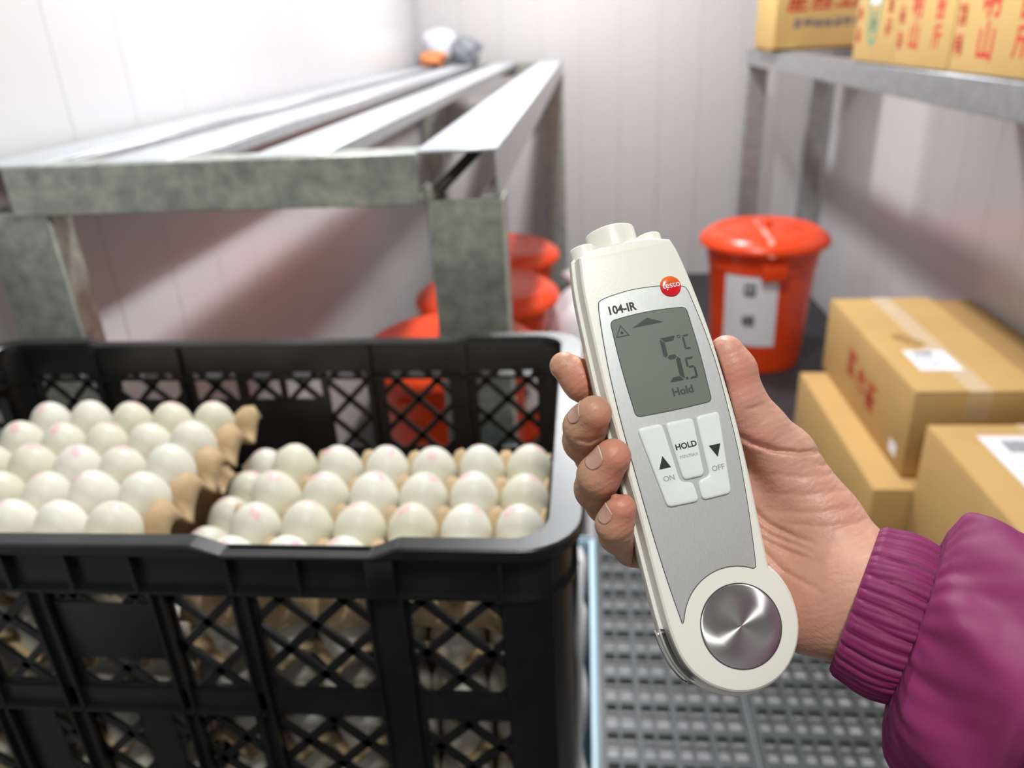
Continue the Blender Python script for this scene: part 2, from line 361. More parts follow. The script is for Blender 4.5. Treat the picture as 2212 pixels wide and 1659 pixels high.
# strip of tape over the lid
MB().box(-0.010, 0.010, -0.24, 0.20, 0.5, 0.501)
tp = MB(); n = 14; pr = [(-0.251, 0.500), (-0.246, 0.522), (-0.218, 0.549), (-0.200, 0.559), (-0.185, 0.558), (-0.168, 0.553), (-0.12, 0.559), (-0.06, 0.565), (0.05, 0.567), (0.14, 0.558)]
tv = []; tf = []
for i, (r, z) in enumerate(pr):
    for sg in (-0.011, 0.011): tv.append((sg-0.02, r, z))
for i in range(len(pr)-1): tf.append((2*i, 2*i+1, 2*i+3, 2*i+2))
tp.add(tv, tf); tp.build('tape_strip', mat('clear_tape', (0.85, 0.35, 0.28), 0.15, coat=0.6), b1, smooth=True)
b2 = make_bin('orange lidded bin farthest back under the bare shelf', -0.345, 2.98, 1.0, rz=0.4)
b3 = make_bin('orange lidded bin in the middle of the row under the bare shelf', -0.330, 2.465, 1.0, rz=0.2)
b4 = make_bin('orange lidded bin nearest the black crate under the bare shelf', -0.375, 1.94, 1.03, rz=-0.3)
bin_label(b4, -1.25, 1.03, 0.10, 0.26, 0.12, ('蛋',)); bin_label(b3, -1.1, 1.0)
# white sack beside the bins
def lump(name, m, parent, c, r, seed, amp=0.12, seg=28, loc=None, flat=0.0):
    rnd = random.Random(seed); ph = [(rnd.uniform(2, 5), rnd.uniform(2, 5), rnd.uniform(0, 6), rnd.uniform(0, 6)) for _ in range(6)]
    vs = []; fs = []; n2 = seg//2
    for i in range(n2+1):
        th = math.pi*i/n2
        for k in range(seg):
            a = 2*math.pi*k/seg; d = 1+sum(amp/3*math.sin(p[0]*a+p[2])*math.sin(p[1]*th+p[3]) for p in ph)*math.sin(th)
            z = math.cos(th)*d
            vs.append((c[0]+r[0]*math.sin(th)*math.cos(a)*d, c[1]+r[1]*math.sin(th)*math.sin(a)*d, max(c[2]+r[2]*z, flat)))
    for i in range(n2):
        for k in range(seg): fs.append((i*seg+k, (i+1)*seg+k, (i+1)*seg+(k+1) % seg, i*seg+(k+1) % seg))
    return link(name, mesh(name, vs, fs, smooth=True), m, parent, loc)
sk = thing('white_sack', 'white plastic sack slumped beside the orange bins under the bare shelf', 'sack', (-0.01, 2.62, 0))
lump('sack_body', M_white_pl, sk, (0, 0, 0.22), (0.14, 0.14, 0.27), 3, 0.2, flat=0.0)
MB().tube([(-0.01, 0, 0.44), (-0.015, 0, 0.49), (-0.03, 0.01, 0.54)], [0.045, 0.022, 0.05], 10).build('sack_neck', M_white_pl, sk, smooth=True)
# clutter on the far end of the bare shelf
g1 = thing('plastic_bag', 'dark grey bundled plastic bag on the far end of the bare shelf', 'bag', (-0.585, 4.10, ST)); lump('bag_body', M_bag_g, g1, (0, 0, 0.062), (0.075, 0.06, 0.068), 11, 0.3, flat=0.0)
g2 = thing('plastic_bag', 'orange plastic bag on the far end of the bare shelf beside the grey bundle', 'bag', (-0.735, 4.02, ST)); lump('bag_body', M_bag_o, g2, (0, 0, 0.032), (0.07, 0.05, 0.036), 12, 0.3, flat=0.0)
g3 = thing('plastic_bag', 'pale crumpled plastic bag in the far wall corner of the bare shelf', 'bag', (-0.725, 4.20, ST)); lump('bag_body', M_bag_w, g3, (0, 0, 0.08), (0.09, 0.06, 0.09), 13, 0.3, flat=0.0)

# ------------------------------------------------------------------ duckboards on the wet floor
slab = B(0.0, 0.70, 0.4, 2.05, 0.0005, 0.003).build('floor_screed', M_slab); tag(slab, kind='structure')
def duckboard(label, x0, x1, y0, y1, z):
    t = thing('plastic_duckboard', label, 'floor grate', (x0, y0, 0))
    w, d = x1-x0, y1-y0; px, py = 0.0335, 0.070; protos = {}
    def put(nm, mb, loc):
        if nm not in protos: protos[nm] = mb.build(nm, M_grate, t, bevel=0.0012, bseg=1, loc=loc); return
        c = protos[nm].copy(); COL.objects.link(c); c.location = loc
    n = int(w/px)
    for i in range(n+1):
        put('bar' if i % 2 else 'wide_bar', B(0, 0.008 if i % 2 else 0.014, 0, d, z-0.011, z), (i*(w-0.012)/n, 0, 0))
    n = int(d/py)
    for i in range(n+1): put('cross_slat', B(0, w, 0, 0.019, z-0.011, z-0.0008), (0, i*(d-0.019)/n, 0))
    for i in range(n): put('thin_slat', B(0, w, 0, 0.005, z-0.012, z-0.004), (0, (i+0.66)*(d-0.019)/n, 0))
    for xx in (0.0, w-0.014):
        for yy in (0.0, d/2, d-0.02): put('foot', B(0, 0.014, 0, 0.02, 0.003, z-0.011), (xx, yy, 0))
    return t
duckboard('grey-green plastic duckboard on the floor beside the black crate, left of the seam', 0.022, 0.318, 0.55, 2.0, 0.020)
duckboard('grey-green plastic duckboard on the floor by the boxes, right of the seam', 0.326, 0.622, 0.55, 2.0, 0.020)

# ------------------------------------------------------------------ blue tote below the crate with white foam rolls
tt = thing('blue_tote', 'pale blue plastic tote edge showing to the right of the black crate', 'tote', (-0.35, 0.75, 0.0))
tz = 0.60
m = MB()
tote = MB(); X0, X1, Y0, Y1 = -0.37, 0.3555, -0.37, 0.22
for (a, b, c, d) in ((X0, X0+0.006, Y0, Y1), (X1-0.003, X1, Y0, Y1), (X0, X1, Y0, Y0+0.006), (X0, X1, Y1-0.006, Y1)): tote.box(a, b, c, d, 0.25, tz)
tote.box(X0, X1, Y0, Y1, 0.25, 0.256)
tote.build('tub', M_blue_pl, tt)
rim = MB(); rim.box(X1-0.003, X1+0.006, Y0, Y1, tz-0.02, tz); rim.box(X0-0.006, X0+0.008, Y0, Y1, tz-0.02, tz); rim.box(X0, X1, Y0-0.006, Y0+0.008, tz-0.02, tz); rim.box(X0, X1, Y1-0.008, Y1+0.006, tz-0.02, tz)
rim.build('rim', M_blue_pl, tt, bevel=0.003)
for sx_ in (X0+0.05, X1-0.08):
    for sy_ in (Y0+0.05, Y1-0.08): B(sx_, sx_+0.03, sy_, sy_+0.03, 0.0, 0.25).build('stand_leg', M_blue_pl, tt)
for i, (y, w) in enumerate(((0.56, 0.055), (0.685, 0.06), (0.805, 0.055), (0.915, 0.045))):
    pk = thing('white_packet', ['white padded packet in the blue tote, nearest the camera', 'white padded packet in the blue tote, second from the camera', 'white padded packet in the blue tote, third from the camera', 'white padded packet in the blue tote, farthest from the camera'][i], 'packet', (-0.018, y, 0.515), group='white packets')
    lump('packet_body', M_white_pl, pk, (0, 0, 0.050), (0.0185, w, 0.052), 20+i, 0.06, flat=0.0)
    B(-0.035, 0.012, -w*0.8, w*0.8, -0.01, 0.02).build('packet_fold', M_white_pl, pk, bevel=0.006)
# ------------------------------------------------------------------ black egg crate
CX0, CX1, CY0, CY1, CZ0, CZ1 = -0.737, -0.003, 0.426, 0.846, 0.664, 0.980
OX, OY, OZ = -0.37, 0.636, CZ0
cr = thing('egg_crate', 'black plastic lattice crate holding trays of white eggs', 'crate', (OX, OY, OZ))
def cl(x, y, z): return (x-OX, y-OY, z-OZ)
def clip_poly(poly, x0, x1, z0, z1):
    def clip(p, f, inter):
        out = []
        for i in range(len(p)):
            a, b = p[i-1], p[i]; fa, fb = f(a), f(b)
            if fb >= 0:
                if fa < 0: out.append(inter(a, b, fa, fb))
                out.append(b)
            elif fa >= 0: out.append(inter(a, b, fa, fb))
        return out
    it = lambda a, b, fa, fb: (a[0]+(b[0]-a[0])*fa/(fa-fb), a[1]+(b[1]-a[1])*fa/(fa-fb))
    for f in (lambda q: q[0]-x0, lambda q: x1-q[0], lambda q: q[1]-z0, lambda q: z1-q[1]):
        if len(poly) < 3: return []
        poly = clip(poly, f, it)
    return poly if len(poly) >= 3 else []
def lattice(m, u0, u1, z0, z1, w0, w1, axis, node=(None, 0.903), step=0.049, bw=0.0068, frame=0.003):
    """diagonal bars inside a bay; axis 'y' for walls facing Y (u = x), 'x' for walls facing X (u = y)"""
    nu = node[0] if node[0] is not None else (u0+u1)/2
    sl = 1.0; L = 0.4
    for s in (1, -1):
        d = Vector((1, s*sl)).normalized(); n = Vector((-d.y, d.x))
        for k in range(-8, 9):
            c = Vector((nu, node[1]+k*step))
            q = [c+d*L+n*bw/2, c-d*L+n*bw/2, c-d*L-n*bw/2, c+d*L-n*bw/2]
            p = clip_poly([tuple(a) for a in q], u0, u1, z0, z1)
            if len(p) >= 3:
                if axis == 'y': m.prism([(a-OX, b-OZ) for a, b in p], w0-OY, w1-OY, 'y')
                else: m.prism([(a-OY, b-OZ) for a, b in p], w0-OX, w1-OX, 'x')
def wallboxes(m, u0, u1, z0, z1, w0, w1, axis):
    if u1-u0 < 1e-4 or z1-z0 < 1e-4: return
    if axis == 'y': m.box(u0-OX, u1-OX, w0-OY, w1-OY, z0-OZ, z1-OZ)
    else: m.box(w0-OX, w1-OX, u0-OY, u1-OY, z0-OZ, z1-OZ)
def crate_wall(name, U0, U1, w0, w1, axis, bays, zt):
    """thin wall pierced by latticed bays (u0, u1, z0, z1)"""
    solid = MB(); us = sorted({U0, U1, *[b[0] for b in bays], *[b[1] for b in bays]}); prev = {}
    for ua, ub in zip(us[:-1], us[1:]):
        um = (ua+ub)/2; holes = sorted([(b[2], b[3]) for b in bays if b[0] < um < b[1]]); z = CZ0
        for za, zb in holes+[(zt, zt)]:
            if za-z > 1e-4: wallboxes(solid, ua, ub, z, za, w0, w1, axis)
            z = zb
    solid.build(name, M_black, cr)
    for a, b, za, zb in bays:
        lm = MB(); lattice(lm, a-0.001, b+0.001, za-0.001, zb+0.001, w0, w1, axis, node=(None, 0.903 if zb-za > 0.05 else (za+zb)/2)); lm.build('lattice_panel', M_black, cr)
mir = lambda L: [(-0.74-b, -0.74-a) for a, b in L]
UPR = [(-0.130, -0.063), (-0.246, -0.161), (-0.313, -0.264), (-0.405, -0.327)]
up_front = [(a, b, 0.838, 0.932) for a, b in UPR+[(-0.477, -0.428)]+mir(UPR[:2])]
lo = [(-0.127, -0.062), (-0.250, -0.158), (-0.341, -0.270), (-0.444, -0.370), (-0.56, -0.49), (-0.677, -0.61)]
lo_front = [(a, b, 0.700, 0.810) for a, b in lo]
crate_wall('front_wall', CX0+0.022, CX1-0.022, 0.436, 0.4395, 'y', up_front+lo_front, 0.972)
B(-0.407-OX, -0.325-OX, 0.434-OY, 0.4365-OY, 0.866-OZ, 0.921-OZ).build('label_plate', M_black, cr, bevel=0.001)
up_back = [(a, b, 0.838, 0.940) for a, b in [(-0.130, -0.058), (-0.242, -0.163), (-0.312, -0.264)]+mir([(-0.130, -0.058)])]
win = [(a, b, 0.904, 0.940) for a, b in ((-0.365, -0.321), (-0.414, -0.373), (-0.481, -0.427), (-0.577, -0.497))]
crate_wall('back_wall', CX0+0.022, CX1-0.022, 0.8265, 0.830, 'y', up_back+win+lo_front, 0.976)
side = [(a, b, z0, z1) for a, b in ((0.47, 0.54), (0.56, 0.63), (0.65, 0.72), (0.74, 0.80)) for z0, z1 in ((0.700, 0.810), (0.838, 0.932))]
crate_wall('side_wall', CY0+0.022, CY1-0.022, -0.024, -0.0205, 'x', side, 0.976)
crate_wall('side_wall', CY0+0.022, CY1-0.022, CX0+0.0205, CX0+0.024, 'x', side, 0.976)
B(CX0+0.01-OX, CX1-0.01-OX, 0.436-OY, 0.836-OY, 0, 0.004).build('crate_floor', M_black, cr)
# rounded corner posts
def rrect(x0, x1, y0, y1, r, n=7):
    pts = []
    for cx, cy, a0 in ((x1-r, y1-r, 0), (x0+r, y1-r, 90), (x0+r, y0+r, 180), (x1-r, y0+r, 270)):
        for i in range(n+1):
            a = math.radians(a0+90*i/n); pts.append((cx+r*math.cos(a), cy+r*math.sin(a)))
    return pts
def ring_mesh(m, outer, inner, z0, z1, zf=None):
    n = len(outer); zf = zf or (lambda x, y: 0.0)
    vs = []
    for (x, y) in outer: vs.append(cl(x, y, z0))
    for (x, y) in outer: vs.append(cl(x, y, z1+zf(x, y)))
    for (x, y) in inner: vs.append(cl(x, y, z1+zf(x, y)))
    for (x, y) in inner: vs.append(cl(x, y, z0))
    fs = []
    for i in range(n):
        j = (i+1) % n
        fs += [(i, j, n+j, n+i), (n+i, n+j, 2*n+j, 2*n+i), (2*n+i, 2*n+j, 3*n+j, 3*n+i), (3*n+i, 3*n+j, j, i)]
    m.add(vs, fs)
def densify(pts, extra):
    """insert points along straight edges where the rim changes height"""
    out = []
    n = len(pts)
    for i in range(n):
        a, b = pts[i], pts[(i+1) % n]; out.append(a)
        if abs(a[0]-b[0]) > 0.2:
            xs = sorted([x for x in extra if min(a[0], b[0]) < x < max(a[0], b[0])], reverse=a[0] > b[0])
            for x in xs: out.append((x, a[1]+(b[1]-a[1])*(x-a[0])/(b[0]-a[0])))
    return out
steps = [-0.620, -0.600, -0.610, -0.466, -0.478, -0.282, -0.260, -0.152, -0.132, -0.127, -0.118]
def rim_h(x, y):
    if y < 0.6:    # front: lower in the two hand-holds
        def dip(a, b, c, d): return 0.0 if x < a or x > d else (1.0 if b < x < c else ((x-a)/(b-a) if x <= b else (d-x)/(d-c)))
        return -0.009*max(dip(-0.282, -0.260, -0.152, -0.132), dip(-0.605, -0.590, -0.478, -0.465))
    if y > 0.7:    # back: lower between the corners
        return -0.005 if -0.605 < x < -0.135 else 0.0
    return 0.0
outer = densify(rrect(CX0, CX1, CY0, CY1, 0.045), steps)
def inset(d, r, dy=None):
    dy = d if dy is None else dy
    return densify(rrect(CX0+d, CX1-d, CY0+dy, CY1-dy, r), steps)
m = MB(); ring_mesh(m, outer, inset(0.026, 0.026, 0.016), 0.970, 0.981, rim_h); m.build('rim', M_black, cr, auto=30, bevel=0.0016, bseg=1)
m = MB(); ring_mesh(m, inset(0.005, 0.04), inset(0.026, 0.022), 0.9325, 0.9355); m.build('lower_flange', M_black, cr, auto=30)
m = MB(); ring_mesh(m, inset(0.0035, 0.0415), inset(0.026, 0.022), 0.664, 0.674); m.build('base_flange', M_black, cr, auto=30)
# corner posts (quarter rounds)
for sx_, sy_ in ((1, -1), (1, 1), (-1, -1), (-1, 1)):
    px, py = (CX1-0.045 if sx_ > 0 else CX0+0.045), (CY0+0.045 if sy_ < 0 else CY1-0.045)
    a0 = {(1, 1): 0, (-1, 1): 90, (-1, -1): 180, (1, -1): 270}[(sx_, sy_)]
    po = []; pi_ = []
    for i in range(8):
        a = math.radians(a0+90*i/7); po.append((px+0.036*math.cos(a), py+0.036*math.sin(a))); pi_.append((px+0.0225*math.cos(a), py+0.0225*math.sin(a)))
    m = MB(); m.prism([(x-OX, y-OY) for x, y in po+pi_[::-1]], 0, 0.308, 'z'); m.build('corner_post', M_black, cr, auto=30)
# ribs of the upper band, pillars and the stiffening band on the front
ribs = [-0.061, -0.208, -0.260, -0.333, -0.383, -0.433, -0.48, -0.53, -0.68]
for x in ribs: B(x-0.0015-OX, x+0.0015-OX, 0.429-OY, 0.437-OY, 0.9355-OZ, 0.971-OZ).build('band_rib', M_black, cr)
for x0, x1 in ((-0.157, -0.136), (-0.604, -0.583)): B(x0-OX, x1-OX, 0.4275-OY, 0.437-OY, 0.9355-OZ, 0.971-OZ).build('band_block', M_black, cr, bevel=0.001)
for x0, x1 in ((-0.160, -0.133), (-0.262, -0.250), (-0.3255, -0.3145), (-0.424, -0.409), (-0.4915, -0.4785), (-0.607, -0.58)):
    m = MB(); m.box(x0-OX, x0+0.002-OX, 0.429-OY, 0.437-OY, 0.674-OZ, 0.933-OZ); m.box(x1-0.002-OX, x1-OX, 0.429-OY, 0.437-OY, 0.674-OZ, 0.933-OZ); m.box(x0-OX, x1-OX, 0.434-OY, 0.4365-OY, 0.674-OZ, 0.933-OZ)
    m.build('pillar', M_black, cr)
m = MB(); m.box(-0.61-OX, -0.256-OX, 0.429-OY, 0.437-OY, 0.813-OZ, 0.8155-OZ); m.box(-0.61-OX, -0.256-OX, 0.434-OY, 0.437-OY, 0.8155-OZ, 0.834-OZ); m.build('stiffening_band', M_black, cr)
# ribs inside the back wall
for x in (-0.143, -0.258, -0.494, -0.60): B(x-0.003-OX, x+0.003-OX, 0.820-OY, 0.8266-OY, 0.70-OZ, 0.972-OZ).build('inner_rib', M_black, cr)

# ------------------------------------------------------------------ egg trays and eggs
P = 0.0478
def egg_mat():
    m = bpy.data.materials.new('duck_egg_shell'); m.use_nodes = True; nt = m.node_tree; b = nt.nodes['Principled BSDF']
    b.inputs['Roughness'].default_value = 0.42; b.inputs['Specular IOR Level'].default_value = 0.4
    b.inputs['Subsurface Weight'].default_value = 0.15; b.inputs['Subsurface Scale'].default_value = 0.004; b.inputs['Subsurface Radius'].default_value = (1, 0.8, 0.6)
    tc = nt.nodes.new('ShaderNodeTexCoord'); oi = nt.nodes.new('ShaderNodeObjectInfo')
    # shell tint varies from egg to egg
    r = nt.nodes.new('ShaderNodeValToRGB'); r.color_ramp.elements[0].color = (0.68, 0.66, 0.52, 1); r.color_ramp.elements[1].color = (0.76, 0.74, 0.66, 1)
    nt.links.new(oi.outputs['Random'], r.inputs['Fac'])
    # pink ink stamp near the top, broken up by noise
    sep = nt.nodes.new('ShaderNodeSeparateXYZ'); nt.links.new(tc.outputs['Object'], sep.inputs[0])
    def math_(op, a, bb=None):
        n = nt.nodes.new('ShaderNodeMath'); n.operation = op
        for i, q in enumerate((a, bb)):
            if q is None: continue
            if isinstance(q, (int, float)): n.inputs[i].default_value = q
            else: nt.links.new(q, n.inputs[i])
        return n.outputs[0]
    dx = math_('DIVIDE', math_('ADD', sep.outputs[0], -0.007), 0.0085); dy = math_('DIVIDE', sep.outputs[1], 0.0058)
    d2 = math_('ADD', math_('MULTIPLY', dx, dx), math_('MULTIPLY', dy, dy))
    inside = math_('SUBTRACT', 1.0, d2); up = math_('GREATER_THAN', sep.outputs[2], 0.0)
    ins = nt.nodes.new('ShaderNodeMapRange'); ins.inputs['From Min'].default_value = 0.0; ins.inputs['From Max'].default_value = 0.7; nt.links.new(inside, ins.inputs['Value'])
    nz = nt.nodes.new('ShaderNodeTexNoise'); nz.inputs['Scale'].default_value = 380; nz.inputs['Detail'].default_value = 2
    nt.links.new(tc.outputs['Object'], nz.inputs['Vector'])
    mr = nt.nodes.new('ShaderNodeMapRange'); mr.inputs['From Min'].default_value = 0.38; mr.inputs['From Max'].default_value = 0.56; nt.links.new(nz.outputs['Fac'], mr.inputs['Value'])
    fac = math_('MULTIPLY', math_('MULTIPLY', ins.outputs[0], up), math_('MULTIPLY', mr.outputs[0], 0.6))
    mx = nt.nodes.new('ShaderNodeMix'); mx.data_type = 'RGBA'; nt.links.new(fac, mx.inputs['Factor']); nt.links.new(r.outputs['Color'], mx.inputs['A']); mx.inputs['B'].default_value = (0.80, 0.22, 0.36, 1)
    nt.links.new(mx.outputs['Result'], b.inputs['Base Color'])
    return m
M_egg = egg_mat()
ev = []; ef = []; SEG, RN = 28, 16
for i in range(RN+1):
    t = math.pi*i/RN
    for k in range(SEG):
        a = 2*math.pi*k/SEG; z = math.cos(t); rr = 0.0233*math.sin(t)*(1-0.09*z)
        ev.append((rr*math.cos(a), rr*math.sin(a), 0.0285*z))
for i in range(RN):
    for k in range(SEG): ef.append((i*SEG+k, (i+1)*SEG+k, (i+1)*SEG+(k+1) % SEG, i*SEG+(k+1) % SEG))
egg_me = mesh('egg', ev, ef, smooth=True); egg_me.materials.append(M_egg)
ORD = ['first', 'second', 'third', 'fourth', 'fifth', 'sixth']
rnd = random.Random(5)
def egg(x, y, z, label, group, tilt=0.12):
    o = bpy.data.objects.new('egg', egg_me); COL.objects.link(o)
    s = rnd.uniform(0.955, 1.03)
    o.location = (x+rnd.uniform(-0.0008, 0.0008), y+rnd.uniform(-0.0008, 0.0008), z); o.scale = (s, s, s*rnd.uniform(0.97, 1.04))
    o.rotation_euler = (rnd.uniform(-tilt, tilt), rnd.uniform(-tilt, tilt), rnd.uniform(0, 6.28))
    tag(o, label, 'egg', group); return o
def tray(label, xr, yb, nx, ny, z, ext=(0.62, 0.62, 0.62, 0.62), res=7, py=None, flap=False):
    """pulp tray: cups at the egg centres, peaks between them; xr = x of right column, yb = y of back row"""
    Q_ = py or P
    t = thing('egg_tray', label, 'egg tray', (xr-(nx-1)*P/2, yb-(ny-1)*Q_/2, z-0.0255), group='pulp egg trays')
    X = np.arange(-ext[0]*P, (nx-1+ext[1])*P+1e-6, P/res); Y = np.arange(-ext[2]*Q_, (ny-1+ext[3])*Q_+1e-6, Q_/res)
    vs = []; fs = []
    def hgt(x, y):
        sx = abs(math.sin(math.pi*x/P)); sy = abs(math.sin(math.pi*y/Q_))
        h = 0.031*(sx*sy)**2.0+0.006*max(sx, sy)**2
        rag = 0.0012*math.sin(173*x+91*y)+0.001*math.sin(311*y-57*x)
        if flap and x > (nx-1+0.2)*P: q = min(1.0, (x-(nx-1+0.2)*P)/(0.25*P)); h = h*(1-q)+q*min(0.034, 0.046*(sx**0.8*sy**0.9))
        return h+rag
    for y in Y:
        for x in X: vs.append((x-(nx-1)*P/2, y-(ny-1)*Q_/2, hgt(x, y)))
    w = len(X)
    for j in range(len(Y)-1):
        for i in range(w-1): fs.append((j*w+i, j*w+i+1, (j+1)*w+i+1, (j+1)*w+i))
    me = mesh('tray_sheet', vs, fs, smooth=True); o = link('tray_sheet', me, M_pulp, t)
    sol = o.modifiers.new('thickness', 'SOLIDIFY'); sol.thickness = 0.0022; sol.offset = -1
    return t
def fill(xr, yb, nx, ny, z, rows, where, group, cols=None, py=None):
    for j in rows:
        for i in (cols or range(nx)):
            lab = f'white egg, {ORD[j]} row from back, {ORD[i]} from right, {where}'
            egg(xr-i*P, yb-j*(py or P), z, lab, group)
# right stack
PY_R, PY_L = 0.0515, 0.0500
tray('brown pulp egg tray at the top right of the crate', -0.0575, 0.656, 6, 4, 0.904, ext=(0.6, 0.5, 0.9, 0.62), py=PY_R)
fill(-0.0575, 0.656, 6, 4, 0.904, range(4), 'top right tray', 'eggs on the top right tray', py=PY_R)
LAY = ['second', 'third', 'fourth', 'fifth']
for L, z in enumerate((0.852, 0.800, 0.748, 0.700)):
    xr = -0.058-0.003*(L % 2)
    tray(f'brown pulp egg tray, {LAY[L]} layer down on the right of the crate', xr, 0.678, 6, 5, z, ext=(0.6, 0.5, 0.6, 0.6), res=5)
    fill(xr, 0.678, 6, 5, z, (3, 4), f'{LAY[L]} layer, right stack', 'eggs in the lower right layers')
# left stack
tray('brown pulp egg tray raised at the top left with a torn edge', -0.410, 0.725, 5, 6, 0.922, ext=(0.55, 1.0, 0.55, 0.62), py=PY_L, flap=True)
fill(-0.410, 0.725, 5, 6, 0.922, range(6), 'raised left tray', 'eggs on the raised left tray', py=PY_L)
for L, z in enumerate((0.862, 0.810, 0.758, 0.708)):
    xr = -0.359-0.004*(L % 2)
    tray(f'brown pulp egg tray, {LAY[L]} layer down on the left of the crate', xr, 0.724, 6, 6, z, ext=(0.5, 0.5, 0.55, 0.55), res=5, py=PY_L)
    fill(xr, 0.724, 6, 6, z, (4, 5), f'{LAY[L]} layer, left stack', 'eggs in the lower left layers', py=PY_L)
    if L == 0: fill(xr, 0.724, 6, 6, z, (0, 1, 2, 3), 'second layer, left stack', 'eggs in the lower left layers', cols=(0,), py=PY_L)
# ------------------------------------------------------------------ hand-held thermometer (millimetres in its own frame)
def dev_matrix():
    ex = Vector((0.97272, 0.20337, -0.11144)); ey = Vector((-0.22160, 0.95676, -0.18841)); nn = ex.cross(ey)
    org = Vector(((1601-1106.0)/1665, -(1352-829.5)/1665, -1))*0.27
    loc = Vector((0, 0, CAM_H))+CAM_R @ org
    R3 = Matrix((CAM_R @ ex, CAM_R @ ey, CAM_R @ nn)).transposed()
    return Matrix.Translation(loc) @ R3.to_4x4()
DEV = dev_matrix()
MM = 0.001
th = thing('infrared_thermometer', 'white folding infrared food thermometer with grey display held upright in the hand', 'thermometer')
th.matrix_world = DEV
M_dev = mat('thermometer_cream_plastic', (0.80, 0.785, 0.70), 0.36, bump=0.03, bscale=900)
M_devline = mat('thermometer_edge_line', (0.05, 0.05, 0.05), 0.6)
M_silver = mat('thermometer_silver_plate', (0.56, 0.56, 0.55), 0.40, metal=0.55, var=0.06, vscale=600, detail=2, stretch=(6.0, 0.6, 1.0))
M_lcd = mat('display_grey', (0.165, 0.185, 0.150), 0.30, var=0.03, vscale=40)
M_seg = mat('display_segment', (0.028, 0.030, 0.028), 0.5)
M_seg2 = mat('display_segment_soft', (0.045, 0.048, 0.042), 0.5)
M_btn = mat('button_white', (0.80, 0.815, 0.79), 0.22, coat=0.4, sss=0.2)
M_gap = mat('button_gap', (0.44, 0.445, 0.41), 0.6)
M_txt = mat('black_print', (0.008, 0.008, 0.008), 0.5)
M_txtg = mat('grey_print', (0.30, 0.29, 0.27), 0.6)
M_chrome = mat('brushed_disc', (0.60, 0.585, 0.585), 0.30, metal=1.0, aniso=0.95)
nt = M_chrome.node_tree; tg = nt.nodes.new('ShaderNodeTangent'); tg.direction_type = 'RADIAL'; tg.axis = 'Z'
nt.links.new(tg.outputs[0], nt.nodes['Principled BSDF'].inputs['Tangent'])
M_dark = mat('probe_slot_dark', (0.02, 0.018, 0.016), 0.25)
M_badge = bpy.data.materials.new('badge_red'); M_badge.use_nodes = True
nt = M_badge.node_tree; bb = nt.nodes['Principled BSDF']; bb.inputs['Roughness'].default_value = 0.2
tc = nt.nodes.new('ShaderNodeTexCoord'); sp = nt.nodes.new('ShaderNodeSeparateXYZ'); nt.links.new(tc.outputs['Object'], sp.inputs[0])
mr = nt.nodes.new('ShaderNodeMapRange'); mr.inputs['From Min'].default_value = -0.001; mr.inputs['From Max'].default_value = 0.0045; nt.links.new(sp.outputs[1], mr.inputs['Value'])
rp = nt.nodes.new('ShaderNodeValToRGB'); rp.color_ramp.elements[0].color = (0.70, 0.008, 0.018, 1); rp.color_ramp.elements[1].color = (0.85, 0.20, 0.02, 1)
nt.links.new(mr.outputs[0], rp.inputs['Fac']); nt.links.new(rp.outputs['Color'], bb.inputs['Base Color'])

def smooth_poly(pts, sub=4, corner=()):
    """closed Catmull-Rom through the points, sharp at listed indices"""
    out = []; n = len(pts)
    for i in range(n):
        p0, p1, p2, p3 = (np.array(pts[(i+k-1) % n], float) for k in range(4))
        if i in corner: p0 = p1*2-p2
        if (i+1) % n in corner: p3 = p2*2-p1
        for k in range(sub):
            t = k/sub
            out.append(tuple(0.5*((2*p1)+(-p0+p2)*t+(2*p0-5*p1+4*p2-p3)*t*t+(-p0+3*p1-3*p2+p3)*t**3)))
    return out
def rounded(pts, r, sub=6):
    """polygon with every corner rounded by a quadratic curve of reach r (a number or one per corner)"""
    out = []; n = len(pts)
    for i in range(n):
        a, c, b = (np.array(pts[(i+k) % n], float) for k in (-1, 0, 1)); rr = r[i] if isinstance(r, (list, tuple)) else r
        da, db = np.linalg.norm(a-c), np.linalg.norm(b-c); p0 = c+(a-c)/da*min(rr, da*0.48); p1 = c+(b-c)/db*min(rr, db*0.48)
        for k in range(sub+1):
            t = k/sub; out.append(tuple((1-t)**2*p0+2*t*(1-t)*c+t*t*p1))
    return out
def offset(poly, d):
    n = len(poly); P_ = np.array(poly, float); A = np.roll(P_, 1, 0); C_ = np.roll(P_, -1, 0)
    area = 0.5*np.sum(P_[:, 0]*C_[:, 1]-C_[:, 0]*P_[:, 1]); s = 1 if area > 0 else -1
    t = C_-A; t /= np.linalg.norm(t, axis=1)[:, None]+1e-9; nr = np.c_[t[:, 1], -t[:, 0]]*s
    return [tuple(q) for q in P_+nr*d]
def loft(polys, name, m, parent, auto=40, cap0=True, cap1=True, loc=None):
    n = len(polys[0][0]); vs = []; fs = []
    for poly, w in polys: vs += [(x*MM, y*MM, w*MM) for x, y in poly]
    for k in range(len(polys)-1):
        for i in range(n): j = (i+1) % n; fs.append((k*n+i, k*n+j, (k+1)*n+j, (k+1)*n+i))
    from mathutils.geometry import tessellate_polygon
    for on, k in ((cap0, 0), (cap1, len(polys)-1)):
        if on: fs += [tuple(k*n+i for i in t) for t in tessellate_polygon([[Vector((x, y, 0)) for x, y in polys[k][0]]])]
    me = mesh(name, vs, fs)
    for p in me.polygons: p.use_smooth = True
    me.set_sharp_from_angle(angle=math.radians(auto))
    return link(name, me, m, parent, loc)
